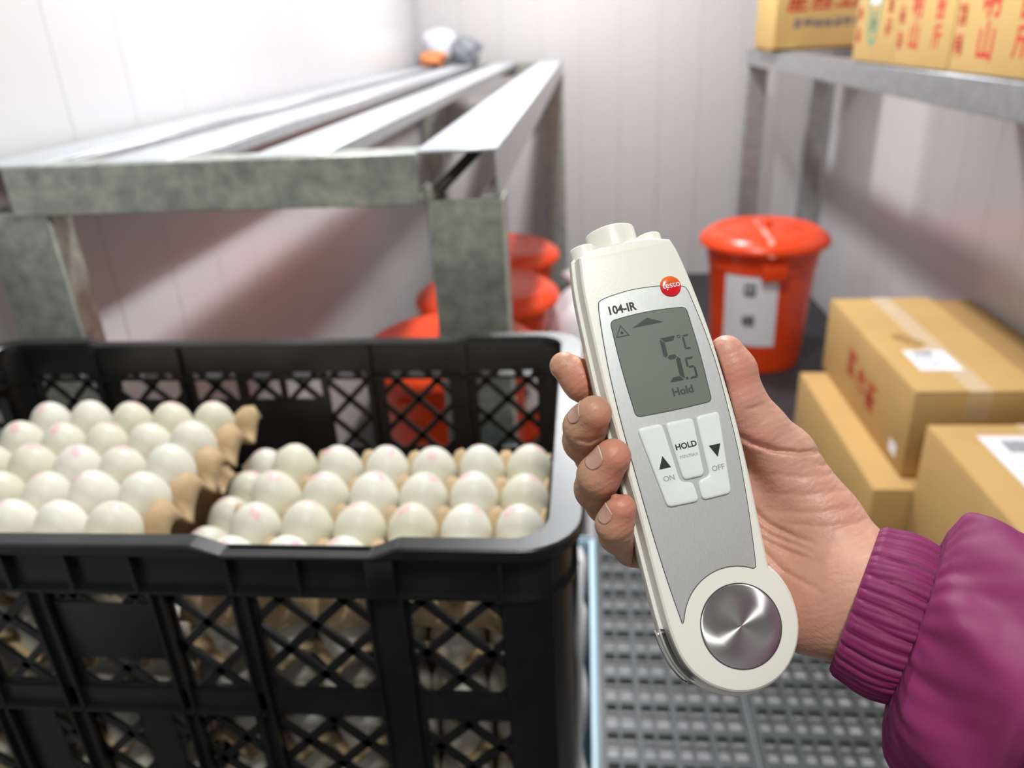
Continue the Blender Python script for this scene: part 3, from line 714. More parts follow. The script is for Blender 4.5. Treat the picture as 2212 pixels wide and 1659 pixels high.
body_o = [(-23.3, 144.0), (-25.0, 130), (-25.9, 106), (-26.2, 88), (-25.9, 72), (-25.4, 46), (-25.3, 20), (-25.0, 5), (-23.8, -3.6), (-21.6, -9.6), (-18.2, -14.2), (-13.6, -17.9), (-7, -20.9), (1.0, -21.6), (9.5, -19.1), (16.4, -13.0), (20.4, -5.0), (21.2, 3.2), (19.2, 11), (15.6, 16.6),
          (16.6, 32), (18.3, 55), (19.0, 74), (19.0, 88), (18.6, 105), (17.2, 123), (15.2, 138), (13.4, 144.6), (6, 146.5), (0, 147.1), (-6.5, 147.1), (-13, 146.6), (-19, 145.6)]
bo = smooth_poly(body_o, 4, corner=(0, 19, 27))
loft([(offset(bo, -1.6), 0), (offset(bo, -0.7), -0.15), (bo, -0.8), (offset(bo, 0.9), -5.2), (offset(bo, 1.0), -5.8)], 'front_shell', M_dev, th, auto=25, cap1=False)
loft([(offset(bo, 0.55), -5.7), (offset(bo, 2.2), -6.2), (offset(bo, 2.4), -7), (offset(bo, 2.4), -9.4), (offset(bo, 1.6), -15), (offset(bo, -0.5), -19.5), (offset(bo, -4), -21)], 'back_shell', M_dev, th, auto=30, cap0=False)
# dark slot of the folded probe at the lower left side
seg_o = [p for p in offset(bo, 1.55) if -14.5 < p[1] < 5.5 and p[0] < -15]
m = MB(); vs = []; fs = []
for x, y in seg_o: vs += [(x*MM, y*MM, -1.6*MM), (x*MM-0.0006, y*MM-0.0002, -7.5*MM)]
for i in range(len(seg_o)-1): fs.append((2*i, 2*i+2, 2*i+3, 2*i+1))
link('probe_slot', mesh('probe_slot', vs, fs, smooth=True), M_dark, th)
pv = MB().tube([((x-1.3)*MM, (y-0.5)*MM, -8.2*MM) for x, y in seg_o], 0.0011, 8).build('folded_probe', mat('probe_steel', (0.7, 0.7, 0.7), 0.15, metal=1.0), th, smooth=True)
# lens nose and side bumps: rounded cylinders along y
def nose(name, cx, cw, r, y0, y1, parent, rr=0.9):
    prof = [(r, y0), (r, y1-rr), (r-0.25*rr, y1-0.3*rr), (r-rr, y1), (0.0, y1)]; seg = 40; vs = []; fs = []; n = len(prof)
    for k in range(seg):
        a = 2*math.pi*k/seg
        for q, y in prof: vs.append(((cx+q*math.cos(a))*MM, y*MM, (cw+q*math.sin(a))*MM))
    for k in range(seg):
        for i in range(n-1): fs.append((k*n+i, ((k+1) % seg)*n+i, ((k+1) % seg)*n+i+1, k*n+i+1))
    return link(name, mesh(name, vs, fs, smooth=True, auto=50), M_dev, parent)
nose('lens_nose', -6.3, -11.0, 10.0, 140, 155.6, th); nose('laser_bump', 8.0, -9.0, 5.0, 138, 150.6, th); nose('laser_bump', -19.2, -8.5, 5.2, 136, 150.4, th)
# silver face plate
plate_o = [(-19.3, 125.6), (-20.7, 123.6), (-21.5, 118), (-22.3, 109.6), (-23.1, 97), (-23.4, 80), (-23.1, 62.8), (-22.5, 40), (-21.5, 21), (-20.1, 5.4)]
for a in range(160, 60, -9): plate_o.append((20.5*math.cos(math.radians(a)), 20.5*math.sin(math.radians(a))))
plate_o += [(10.8, 18.2), (12.0, 25), (14.2, 40), (16.3, 60), (17.1, 80), (17.3, 92), (16.5, 106), (14.9, 120), (14.2, 123.4), (12.6, 124.9), (4, 126.7), (-5.7, 127.3), (-13, 126.8)]
ip = len(plate_o); po = smooth_poly(plate_o, 3, corner=(0, 9, 10, 22, 23))
po = smooth_poly(plate_o, 3, corner=(9, 20, 21, 22))
loft([(offset(po, 0.28), -0.1), (offset(po, 0.28), 0.05)], 'plate_gap', M_devline, th)
plate = loft([(po, -0.1), (po, 0.12), (offset(po, -0.15), 0.2)], 'face_plate', M_silver, th, auto=20)
# display
lcd_o = [(-17.9, 115.4), (-16.6, 116.7), (-8.3, 117.5), (1.6, 117.4), (10.4, 116.6), (11.7, 115.2), (12.3, 98), (11.8, 81), (10.6, 79.7), (-3, 79.3), (-16.2, 79.7), (-17.5, 80.9), (-18.1, 98)]
lo = rounded([(-17.9, 116.8), (-8.3, 117.6), (1.6, 117.5), (11.8, 116.5), (12.3, 98), (11.6, 79.5), (-3, 79.2), (-17.4, 79.6), (-18.2, 98)], [2.0, 6, 6, 2.0, 8, 1.8, 6, 1.8, 8])
loft([(offset(lo, 0.35), 0.1), (offset(lo, 0.35), 0.24)], 'display_bezel', M_devline, plate)
dsp = loft([(lo, 0.1), (lo, 0.30)], 'display', M_lcd, th)
def flat(name, polys, w, m, parent):
    vs = []; fs = []
    for p in polys:
        n = len(vs); vs += [(x*MM, y*MM, w*MM) for x, y in p]; fs.append(tuple(range(n, n+len(p))))
    me = bpy.data.meshes.new(name); me.from_pydata(vs, [], fs); me.update(); return link(name, me, m, parent)
W1 = 0.34
flat('arrow_symbol', [[(-10.4, 112.6), (1.9, 112.6), (-3.9, 115.5)]], W1, M_seg, dsp)
tri = [(-14.6, 114.9), (-17.5, 110.1), (-12.0, 110.1)]; tin = [(-14.6, 114.0), (-16.8, 110.55), (-12.75, 110.55)]
rays = [[tri[i], tri[(i+1) % 3], tin[(i+1) % 3], tin[i]] for i in range(3)]
for k in range(12):
    a = 2*math.pi*k/12; d = (math.cos(a), math.sin(a)); e = (-d[1]*0.07, d[0]*0.07); L_ = 1.15 if k % 2 else 0.9
    rays.append([(-14.72+e[0], 111.65+e[1]), (-14.72-e[0], 111.65-e[1]), (-14.72+d[0]*L_, 111.65+d[1]*L_)])
rays.append([(-14.72+0.5*math.cos(2*math.pi*k/16), 111.65+0.5*math.sin(2*math.pi*k/16)) for k in range(16)])
flat('laser_warning_symbol', rays, W1, M_seg, dsp)
def digit5(x0, x1, ytop, ymid, ybot, t, slant=0.0):
    g = t*0.12
    def S(x, y): return (x+slant*(y-ybot), y)
    top = [S(x0+g, ytop), S(x1, ytop), S(x1-t*0.5, ytop-t), S(x0+t, ytop-t)]
    ul = [S(x0, ytop-g*2), S(x0+t*0.95, ytop-t-g), S(x0+t*0.95, ymid+t*0.6), S(x0+t*0.5, ymid+t*0.15), S(x0, ymid+t*0.5)]
    mid = [S(x0+t*0.75, ymid), S(x0+t*1.2, ymid+t/2), S(x1-t*1.1, ymid+t/2), S(x1-t*0.6, ymid), S(x1-t*1.1, ymid-t/2), S(x0+t*1.2, ymid-t/2)]
    lr = [S(x1-t*0.5, ymid-t*0.15), S(x1, ymid-t*0.6), S(x1, ybot+g*2), S(x1-t*0.95, ybot+t+g), S(x1-t*0.95, ymid-t*0.7)]
    bot = [S(x0+g, ybot+t*0.15), S(x0+t, ybot+t), S(x1-t, ybot+t), S(x1-g*2, ybot), S(x0+t*0.8, ybot)]
    return [top, ul, mid, lr, bot]
flat('large_digit', digit5(-1.9, 4.2, 106.6, 98.7, 89.3, 1.8, 0.03), W1, M_seg, dsp)
flat('small_digit', digit5(5.9, 9.2, 97.4, 93.7, 89.1, 0.85, 0.02), W1, M_seg, dsp)
flat('decimal_point', [[(4.55, 89.2), (5.45, 89.2), (5.45, 90.2), (4.55, 90.2)]], W1, M_seg, dsp)
n = 20; ro = [(6.1+0.72*math.cos(2*math.pi*k/n), 105.9+0.72*math.sin(2*math.pi*k/n)) for k in range(n)]; ri = [(6.1+0.42*math.cos(2*math.pi*k/n), 105.9+0.42*math.sin(2*math.pi*k/n)) for k in range(n)]
flat('degree_sign', [[ro[k], ro[(k+1) % n], ri[(k+1) % n], ri[k]] for k in range(n)], W1, M_seg, dsp)
flat('letter_c', [[(7.5, 106.1), (9.9, 106.1), (9.5, 105.35), (8.2, 105.35)], [(7.35, 105.9), (8.0, 105.25), (7.9, 101.2), (7.2, 100.6)], [(7.35, 100.45), (8.0, 101.1), (9.3, 101.1), (9.7, 100.45)]], W1, M_seg, dsp)
def txt(name, s, size, x, y, w, m, parent, bold=0.0, sx=1.0): return text_mesh(name, s, size*MM, m, parent, (x*MM, y*MM, w*MM), bold=bold*MM, sx=sx)
txt('hold_text', 'Hold', 4.1, 2.1, 85.4, W1, M_seg2, dsp, 0.15, 1.0)
txt('model_text', '104-IR', 4.5, -12.5, 120.8, 0.26, M_txt, plate, 0.14, 0.93)
# badge
n = 40; bd = [(4.05*math.cos(2*math.pi*k/n), 4.05*math.sin(2*math.pi*k/n)) for k in range(n)]
badge = loft([(bd, 0.0), (bd, 0.45), (offset(bd, -0.5), 0.75), (offset(bd, -2.2), 0.95)], 'logo_badge', M_badge, th, loc=(8.3*MM, 125.7*MM, 0.1*MM))
txt('logo_text', 'testo', 3.5, 0.15, 0.35, 1.02, mat('badge_white', (0.85, 0.85, 0.85), 0.4), badge, 0.015, 0.97)
flat('logo_dot', [[(-1.7+0.26*math.cos(2*math.pi*k/10), -1.25+0.26*math.sin(2*math.pi*k/10)) for k in range(10)]], 1.02, MATS['badge_white'], badge)
# buttons
gap_o = [(-17.6, 75.6), (12.9, 75.4), (9.6, 45.6), (-14.4, 45.2)]
inner = [(-9.3, 74.6), (4.6, 74.4), (3.0, 53.0), (-1.0, 51.5), (-1.2, 45.7), (-3.4, 45.7), (-3.2, 51.0), (-7.8, 53.5)]
flat('button_gap', [inner], 0.24, M_gap, plate)
def button(name, pts, label=None):
    p = rounded(pts, 1.9); b = loft([(p, 0.1), (p, 0.75), (offset(p, -0.25), 1.05), (offset(p, -0.8), 1.2)], name, M_btn, th, auto=60)
    return b
bl = button('button', [(-18.5, 75.3), (-9.0, 75.2), (-7.9, 53.0), (-3.4, 52.2), (-3.0, 45.0), (-14.9, 45.3)])
bm_ = button('button', [(-7.8, 75.1), (2.9, 74.9), (1.4, 53.5), (-6.6, 53.5)])
br = button('button', [(4.0, 75.0), (13.1, 75.2), (9.3, 45.2), (-1.8, 45.0), (-1.7, 52.2), (3.2, 53.0)])
WB = 1.24
flat('up_triangle', [[(-14.5, 59.0), (-10.0, 59.0), (-12.1, 63.6)]], WB, M_txt, bl); txt('on_text', 'ON', 2.75, -11.8, 55.2, WB, M_txtg, bl, 0.02)
txt('hold_print', 'HOLD', 2.95, -2.5, 65.4, WB, M_txt, bm_, 0.09, 1.0); txt('minmax_print', 'MIN/MAX', 1.75, -2.4, 61.6, WB, M_txtg, bm_, 0.0, 0.95)
flat('down_triangle', [[(5.7, 63.5), (10.2, 63.5), (7.9, 58.9)]], WB, M_txt, br); txt('off_text', 'OFF', 2.75, 6.9, 55.0, WB, M_txtg, br, 0.02)
# brushed disc
vs = [(0, 0, 0.30*MM)]; fs = []; n = 96; rr = [2, 5, 9, 13.6, 14.2]; zz = [0.30, 0.305, 0.315, 0.33, 0.18]
for r, z in zip(rr, zz):
    for k in range(n): a = 2*math.pi*k/n; vs.append((r*math.cos(a)*MM, r*math.sin(a)*MM, z*MM))
for k in range(n): fs.append((0, 1+k, 1+(k+1) % n))
for q in range(len(rr)-1):
    for k in range(n): a = 1+q*n+k; b_ = 1+q*n+(k+1) % n; fs.append((a, a+n, b_+n, b_))
link('brushed_disc', mesh('brushed_disc', vs, fs, smooth=True), M_chrome, th)
cb = [(14.65*math.cos(2*math.pi*k/n), 14.65*math.sin(2*math.pi*k/n)) for k in range(n)]
loft([(cb, -0.1), (cb, 0.16)], 'disc_gap', M_devline, th)

# ------------------------------------------------------------------ the photographer's right hand and sleeve
per = thing('person', 'right hand in a purple gathered sleeve gripping the white thermometer', 'person'); per.matrix_world = DEV
JT = {
    'index': [(-35.0, 108.3, -22, 5.8), (-28.6, 101.3, -23, 8.4), (-16.4, 90.8, -29, 8.6), (-3.3, 84.4, -33, 9), (22.8, 72.0, -34, 10)],
    'middle': [(-32.7, 84.1, 1, 6.6), (-35.5, 80.9, -7, 7.9), (-35.0, 77.0, -18, 8.0), (-29.1, 71.1, -30, 8.6), (-7.2, 67.0, -36, 9), (19.0, 56.3, -36, 10.5)],
    'ring': [(-30.3, 67.1, 3, 6.6), (-35.5, 61.9, -4, 7.7), (-35.6, 58.0, -15, 7.9), (-29.8, 52.3, -29, 8.4), (-11.8, 49.7, -36, 9), (12.4, 40.4, -36, 10.5)],
    'pinky': [(-32.0, 48.8, 2, 5.6), (-34.2, 43.8, -3, 6.7), (-32.4, 39.6, -12, 6.6), (-25.5, 33.5, -24, 7.0), (-12.3, 27.5, -32, 8), (3.9, 23.5, -34, 10)],
    'thumb': [(25.4, 97.6, -7, 6.6), (26.9, 90.3, -9, 8.2), (27.5, 78.1, -12, 9.0), (32.9, 66.8, -15, 10.0), (40.6, 54.5, -19, 12.0), (48.0, 27.0, -18, 14.5), (52.5, 6.5, -12, 16)],
}
PALM = {
    'heel': [(12.6, 21.4, -38, 12), (21.0, 6.9, -30, 14), (31.9, -5.6, -20, 13), (40.4, -10.3, -12, 13)],
    'palm': [(20.2, 58.2, -38, 11), (37.0, 30.9, -32, 15), (46.3, 6.9, -18, 17)],
    'palm2': [(13.5, 38.3, -38, 11), (30.0, 19.4, -33, 15), (44.2, 0.3, -18, 16)],
    'wrist': [(47.2, -0.9, -12, 20), (54.1, -6.3, -6, 21), (63.9, -14.7, 0, 22)],
}
CREASE = [  # (points, depth, width)
    ([(24.0, 74.2), (28.5, 73.8), (33.9, 74.1)], 0.5, 0.8),
    ([(22.0, 66.5), (26.0, 61.7), (33.5, 56.8), (42.1, 53.8), (54.0, 52.5)], 1.5, 1.0),
    ([(22.6, 47.7), (23.9, 37.5), (26.8, 30.7), (32.8, 24.0), (37.4, 20.0)], 1.1, 1.0),
    ([(21.7, 33.6), (26.1, 26.4), (32.7, 20.6), (36.0, 16.3)], 0.7, 0.8),
    ([(21.4, 27.5), (28.7, 19.8), (35.5, 14.0)], 0.8, 0.9),
    ([(20.8, 24.2), (25.0, 13.7), (31.9, 3.5)], 0.7, 0.8),
    ([(28.4, 49.6), (40.2, 44.6), (53.2, 43.6), (57.9, 43.4)], 0.35, 0.9),
    ([(27.3, 42.6), (40.0, 38.0), (53.0, 36.9), (58.4, 36.1)], 0.4, 0.9),
    ([(26.2, 36.1), (39.8, 31.3), (52.7, 30.2), (59.9, 30.0)], 0.4, 0.9),
    ([(28.3, 30.7), (41.7, 25.5), (54.6, 24.4), (60.4, 24.9)], 0.4, 0.9),
    ([(42.0, 50.6), (50.5, 47.2), (56.3, 47.4)], 0.35, 0.9),
    ([(57.2, 15.0), (53.6, 7.1), (47.0, -1.7), (38.1, -8.9)], 0.7, 1.0),
    ([(61.6, 14.0), (56.6, 4.7)], 0.4, 0.9),
    ([(-41.5, 76.6), (-36.1, 74.6), (-29.3, 76.2)], 0.7, 0.8),
    ([(-42, 54.2), (-33.4, 52.6), (-26.5, 55.0)], 0.7, 0.8),
    ([(-36, 37.2), (-29.2, 39.0), (-25.9, 43.4)], 0.5, 0.8),
]
HS = 0.72
gx = np.arange(-47, 74, HS); gy = np.arange(-42, 116, HS); gz = np.arange(-58, 26, HS)
def field_cones(chain, k=2.0, mar=11.0):
    F = np.full((len(gx), len(gy), len(gz)), 40.0, np.float32)
    for (a, b) in zip(chain[:-1], chain[1:]):
        A = np.array(a[:3]); Bv = np.array(b[:3]); ra, rb = a[3], b[3]; m = max(ra, rb)+mar
        lo = np.minimum(A, Bv)-m; hi = np.maximum(A, Bv)+m
        ix = slice(*np.searchsorted(gx, (lo[0], hi[0]))); iy = slice(*np.searchsorted(gy, (lo[1], hi[1]))); iz = slice(*np.searchsorted(gz, (lo[2], hi[2])))
        X, Y, Z = np.meshgrid(gx[ix], gy[iy], gz[iz], indexing='ij')
        d = Bv-A; L2 = d.dot(d)
        t = np.clip(((X-A[0])*d[0]+(Y-A[1])*d[1]+(Z-A[2])*d[2])/L2, 0, 1)
        q = np.sqrt((X-A[0]-t*d[0])**2+(Y-A[1]-t*d[1])**2+(Z-A[2]-t*d[2])**2)-(ra+(rb-ra)*t)
        F[ix, iy, iz] = smin(F[ix, iy, iz], q, k)
    return F
def smin(a, b, k):
    h = np.clip(0.5+0.5*(b-a)/k, 0, 1); return b*(1-h)+a*h-k*h*(1-h)
Ff = None
for nm in ('index', 'middle', 'ring', 'pinky'):
    f = field_cones(JT[nm], 2.5); Ff = f if Ff is None else smin(Ff, f, 0.7)
Fp = None
for nm in PALM:
    f = field_cones(PALM[nm], 5.0); Fp = f if Fp is None else smin(Fp, f, 9.0)
Fp = smin(Fp, field_cones(JT['thumb'], 4.0), 7.0)
F = smin(Fp, Ff, 3.0)
# skin creases, only where the surface faces the camera
XX, YY = np.meshgrid(gx, gy, indexing='ij'); G = np.zeros_like(XX)
for pts, dep, wid in CREASE:
    best = np.full_like(XX, 99.0); tl = np.zeros_like(XX); cum = 0.0
    tot = sum(math.dist(a, b) for a, b in zip(pts[:-1], pts[1:]))
    for a, b in zip(pts[:-1], pts[1:]):
        a = np.array(a); d = np.array(b)-a; t = np.clip(((XX-a[0])*d[0]+(YY-a[1])*d[1])/d.dot(d), 0, 1)
        h = np.hypot(XX-a[0]-t*d[0], YY-a[1]-t*d[1]); sl_ = np.linalg.norm(d)
        tl = np.where(h < best, (cum+t*sl_)/tot, tl); best = np.minimum(best, h); cum += sl_
    G = np.maximum(G, 1.5*dep*np.sin(np.pi*np.clip(tl, 0, 1))**0.6*np.exp(-(best/(0.85*wid))**2))
F = F+G[:, :, None]*np.clip((gz+34)/12, 0, 1)[None, None, :]
# the flesh gives way to the thermometer body
yl = [p[1] for p in body_o[:14]][::-1]; xl_ = [p[0] for p in body_o[:14]][::-1]; yr = [p[1] for p in body_o[13:28]]; xr_ = [p[0] for p in body_o[13:28]]
xl = np.interp(gy, yl, xl_)-2.6; xr = np.interp(gy, yr, xr_)+2.6
Dv = np.maximum(np.maximum((xl[None, :]-XX), (XX-xr[None, :])), np.maximum(YY-147, -23.5-YY))[:, :, None]*np.ones(len(gz))[None, None, :]
edge = np.clip((gz+6)/6, 0, 1)*2.2           # front shell is narrower
Dv = np.maximum(Dv+edge[None, None, :], np.maximum(gz-0.35, -21.4-gz)[None, None, :])
F = np.maximum(F, -Dv)
def surface_nets(F):
    S = F < 0; nx, ny, nz = F.shape
    c = np.zeros((nx-1, ny-1, nz-1), np.int8)
    for i in (0, 1):
        for j in (0, 1):
            for k in (0, 1): c += S[i:nx-1+i, j:ny-1+j, k:nz-1+k]
    act = (c > 0) & (c < 8); ids = -np.ones(act.shape, np.int64); I = np.argwhere(act); ids[act] = np.arange(len(I))
    acc = np.zeros((len(I), 3)); cnt = np.zeros(len(I))
    cor = [(i, j, k) for i in (0, 1) for j in (0, 1) for k in (0, 1)]
    for a in cor:
        for ax in range(3):
            if a[ax]: continue
            b = list(a); b[ax] = 1
            fa = F[I[:, 0]+a[0], I[:, 1]+a[1], I[:, 2]+a[2]]; fb = F[I[:, 0]+b[0], I[:, 1]+b[1], I[:, 2]+b[2]]
            mk = (fa < 0) != (fb < 0); t = np.where(mk, fa/(fa-fb+1e-12), 0)
            p = np.array(a, float)[None, :].repeat(len(I), 0); p[:, ax] += t
            acc[mk] += p[mk]; cnt[mk] += 1
    V = I+acc/cnt[:, None]
    Q = []
    for ax in range(3):
        b = [slice(None)]*3; a_ = [slice(None)]*3; a_[ax] = slice(0, -1); b[ax] = slice(1, None)
        E_ = np.argwhere(S[tuple(a_)] != S[tuple(b)]); u, v = [k for k in range(3) if k != ax]
        E_ = E_[(E_[:, u] > 0) & (E_[:, v] > 0) & (E_[:, u] < F.shape[u]-1) & (E_[:, v] < F.shape[v]-1)]
        def cell(du, dv):
            q = E_.copy(); q[:, u] -= du; q[:, v] -= dv; return ids[q[:, 0], q[:, 1], q[:, 2]]
        q = np.stack([cell(1, 1), cell(0, 1), cell(0, 0), cell(1, 0)], 1); Q.append(q)
    return V, np.concatenate(Q)
V, Q = surface_nets(F)
V = np.stack([gx[0]+V[:, 0]*HS, gy[0]+V[:, 1]*HS, gz[0]+V[:, 2]*HS], 1)
me = mesh('hand', V*MM, Q.tolist(), smooth=True)
bmx = bmesh.new(); bmx.from_mesh(me)
for _ in range(2): bmesh.ops.smooth_vert(bmx, verts=bmx.verts, factor=0.5, use_axis_x=True, use_axis_y=True, use_axis_z=True)
bmx.to_mesh(me); bmx.free()
# natural skin colouring: redder finger pads and palm, tanner outer sides of the fingers
co = np.array([v.co for v in me.vertices])/MM; colr = np.zeros((len(co), 4), np.float32)
tan = np.array((0.52, 0.285, 0.175)); red = np.array((0.60, 0.215, 0.150)); palmc = np.array((0.60, 0.325, 0.235))
def near(c, r): return np.exp(-((co-np.array(c))**2).sum(1)/r**2)
wr = np.clip(near((-29, 66, 5), 8)+near((-30.5, 49, 4), 8)+near((-31, 80, 3), 6)*0.8+near((-30, 100, -14), 11)*0.8+near((25, 88, 0), 12)*0.7+near((46, 34, -2), 15)*0.3+near((28, 62, -6), 7)*0.4+near((30, -4, -8), 16)*0.35, 0, 1)[:, None]
wp = np.clip((co[:, 0]+5)/25, 0, 1)[:, None]
base = tan*(1-wp)+palmc*wp
colr[:, :3] = base*(1-wr)+red*wr; colr[:, 3] = 1
at = me.color_attributes.new('skin', 'FLOAT_COLOR', 'POINT'); at.data.foreach_set('color', colr.ravel())
M_skin = bpy.data.materials.new('skin'); M_skin.use_nodes = True; nt = M_skin.node_tree; bb = nt.nodes['Principled BSDF']
bb.inputs['Roughness'].default_value = 0.46; bb.inputs['Subsurface Weight'].default_value = 0.18; bb.inputs['Subsurface Radius'].default_value = (1.0, 0.35, 0.2); bb.inputs['Subsurface Scale'].default_value = 0.003
ca = nt.nodes.new('ShaderNodeVertexColor'); ca.layer_name = 'skin'
tc = nt.nodes.new('ShaderNodeTexCoord')
nz = nt.nodes.new('ShaderNodeTexNoise'); nz.inputs['Scale'].default_value = 130; nz.inputs['Detail'].default_value = 5; nt.links.new(tc.outputs['Object'], nz.inputs['Vector'])
hs = nt.nodes.new('ShaderNodeMix'); hs.data_type = 'RGBA'; hs.blend_type = 'OVERLAY'; hs.inputs['Factor'].default_value = 0.22
nt.links.new(ca.outputs['Color'], hs.inputs['A']); nt.links.new(nz.outputs['Fac'], hs.inputs['B']); nt.links.new(hs.outputs['Result'], bb.inputs['Base Color'])
n2 = nt.nodes.new('ShaderNodeTexNoise'); n2.inputs['Scale'].default_value = 900; n2.inputs['Detail'].default_value = 4; nt.links.new(tc.outputs['Object'], n2.inputs['Vector'])
n3 = nt.nodes.new('ShaderNodeTexWave'); n3.inputs['Scale'].default_value = 110; n3.inputs['Distortion'].default_value = 6; n3.inputs['Detail'].default_value = 3; n3.inputs['Detail Scale'].default_value = 1.2
mp = nt.nodes.new('ShaderNodeMapping'); mp.inputs['Rotation'].default_value = (0, 0, 1.35); nt.links.new(tc.outputs['Object'], mp.inputs['Vector']); nt.links.new(mp.outputs['Vector'], n3.inputs['Vector'])
ad = nt.nodes.new('ShaderNodeMath'); ad.operation = 'MULTIPLY_ADD'; ad.inputs[1].default_value = 0.35; nt.links.new(n3.outputs['Fac'], ad.inputs[0]); nt.links.new(n2.outputs['Fac'], ad.inputs[2])
bp = nt.nodes.new('ShaderNodeBump'); bp.inputs['Strength'].default_value = 0.30; bp.inputs['Distance'].default_value = 0.0006; nt.links.new(ad.outputs[0], bp.inputs['Height']); nt.links.new(bp.outputs['Normal'], bb.inputs['Normal'])
hand = link('hand', me, M_skin, per)
# fingernails laid on the skin
from mathutils.bvhtree import BVHTree
bvh = BVHTree.FromPolygons([v.co for v in me.vertices], [p.vertices for p in me.polygons])
M_nail = mat('fingernail', (0.56, 0.31, 0.235), 0.3, coat=0.1, sss=0.1); M_nailtip = mat('fingernail_tip', (0.68, 0.50, 0.40), 0.35)
def nail(tip, dip, dorsal, half_w, back, fwd, shift=(0, 0, 0)):
    tip = Vector(tip)+Vector(shift); d = (Vector(tip)-Vector(dip)-Vector(shift)).normalized(); dn = Vector(dorsal); dn = (dn-dn.dot(d)*d).normalized(); cr_ = d.cross(dn)
    NU, NV = 18, 12; vs = []; fs = []
    for i in range(NU+1):
        u = -back+(back+fwd)*i/NU
        fr = 1.0 if i < NU-2 else 1-0.10*(i-NU+2)**2
        for j in range(NV+1):
            q_ = 2*j/NV-1; e_ = 2*i/NU-1
            v = q_*half_w*math.sqrt(max(0.0, 1-0.35*e_*e_)); uu = (fwd-back)/2+e_*(back+fwd)/2*(1-0.28*q_*q_)
            o_ = (tip+d*uu+cr_*v+dn*14)*MM; h = bvh.ray_cast(o_, -dn)
            p = h[0]+dn*0.00008 if h[0] is not None else (tip+d*uu+cr_*v+dn*5)*MM
            vs.append(p)
    w = NV+1
    for i in range(NU):
        for j in range(NV): fs.append((i*w+j, i*w+j+1, (i+1)*w+j+1, (i+1)*w+j))
    nm = bpy.data.meshes.new('fingernail'); nm.from_pydata(vs, [], fs); nm.update(); nm.materials.append(M_nail); nm.materials.append(M_nailtip)
    for q, p in enumerate(nm.polygons):
        p.use_smooth = True
        if q//NV >= NU-1: p.material_index = 1
    o = link('fingernail', nm, None, hand); sol = o.modifiers.new('thickness', 'SOLIDIFY'); sol.thickness = 0.00022; sol.offset = 1
    return o
nail(JT['middle'][0][:3], JT['middle'][1][:3], (-0.80, 0.50, 0.3), 4.4, 6.0, 1.8)
nail(JT['ring'][0][:3], JT['ring'][1][:3], (-0.80, 0.42, 0.42), 4.4, 6.5, 1.8)
nail(JT['pinky'][0][:3], JT['pinky'][1][:3], (-0.85, 0.3, 0.42), 3.7, 5.2, 1.4)
nail(JT['thumb'][0][:3], JT['thumb'][1][:3], (0.55, 0.05, -0.83), 4.8, 7.0, 3.2)
# sleeve
M_sleeve = mat('purple_nylon', (0.185, 0.011, 0.082), 0.60, spec=0.35, var=0.04, vscale=60, bump=0.05, bscale=1500)
M_sleeve.node_tree.nodes['Principled BSDF'].inputs['Sheen Weight'].default_value = 0.12
M_sleeve.node_tree.nodes['Principled BSDF'].inputs['Sheen Tint'].default_value = (0.9, 0.35, 0.65, 1)
PD = Vector((0.626, 0.78, 0.0))
rnd = np.random.RandomState(4)
def wob(th_, freqs, seed):
    r_ = np.random.RandomState(seed); o_ = np.zeros_like(th_)
    for f_ in freqs: o_ = o_+np.sin(f_*th_+r_.uniform(0, 6.28))*r_.uniform(0.5, 1.0)
    return o_/len(freqs)**0.5
def sleeve_part(name, rings, NS, NT, disp, parent, thick):
    cs = np.array([r[:3] for r in rings], float); hp = np.array([r[3] for r in rings]); hw = np.array([r[4] for r in rings])
    s0 = np.r_[0, np.cumsum(np.linalg.norm(np.diff(cs, axis=0), axis=1))]; S_ = np.linspace(0, s0[-1], NS)
    C_ = np.stack([np.interp(S_, s0, cs[:, k]) for k in range(3)], 1); HP = np.interp(S_, s0, hp); HW = np.interp(S_, s0, hw)
    ker = np.ones(5)/5
    for A_ in (HP, HW): A_[2:-2] = np.convolve(A_, ker, 'valid')
    for k in range(3): C_[2:-2, k] = np.convolve(C_[:, k], ker, 'valid')
    th_ = np.linspace(0, 2*np.pi, NT, endpoint=False); vs = []; fs = []
    for i in range(NS):
        t = Vector(C_[min(i+1, NS-1)]-C_[max(i-1, 0)]).normalized(); p = (PD-PD.dot(t)*t*0.6).normalized(); q = t.cross(p).normalized(); q = -q if q.z < 0 else q; bl_ = max(0.0, min(1.0, (S_[i]-22)/40)); p = (PD*(1-bl_)+p*bl_).normalized(); q = (Vector((-0.43, 0.15, 0.89))*(1-bl_)+q*bl_).normalized()
        dd = disp(th_, S_[i], s0[-1])
        for k in range(NT):
            r_ = 1.0; c_, s_ = math.cos(th_[k]), math.sin(th_[k])
            vs.append((Vector(C_[i])+p*(HP[i]+dd[k])*c_+q*(HW[i]+dd[k])*s_)*MM)
    for i in range(NS-1):
        for k in range(NT): fs.append((i*NT+k, i*NT+(k+1) % NT, (i+1)*NT+(k+1) % NT, (i+1)*NT+k))
    o = link(name, mesh(name, vs, fs, smooth=True), M_sleeve, parent)
    sol = o.modifiers.new('thickness', 'SOLIDIFY'); sol.thickness = thick*MM; sol.offset = -1
    return o
def d_cuff(t, s, L_):
    e = 0.5+0.5*np.cos(np.pi*np.clip(s/L_, 0, 1)*2-np.pi)
    ph = 1.3*wob(t+0.006*s, (3, 5, 7, 11), 8)+0.03*s*np.sin(3*t+1)
    a = np.abs(np.sin(16*t+ph))**0.6; b = np.abs(np.sin(27*t-1.4*ph+0.05*s))**0.7
    return 1.25*a-0.9+0.7*b*(0.4+0.6*s/L_)-0.3+1.0*e
rs_ = np.random.RandomState(21)
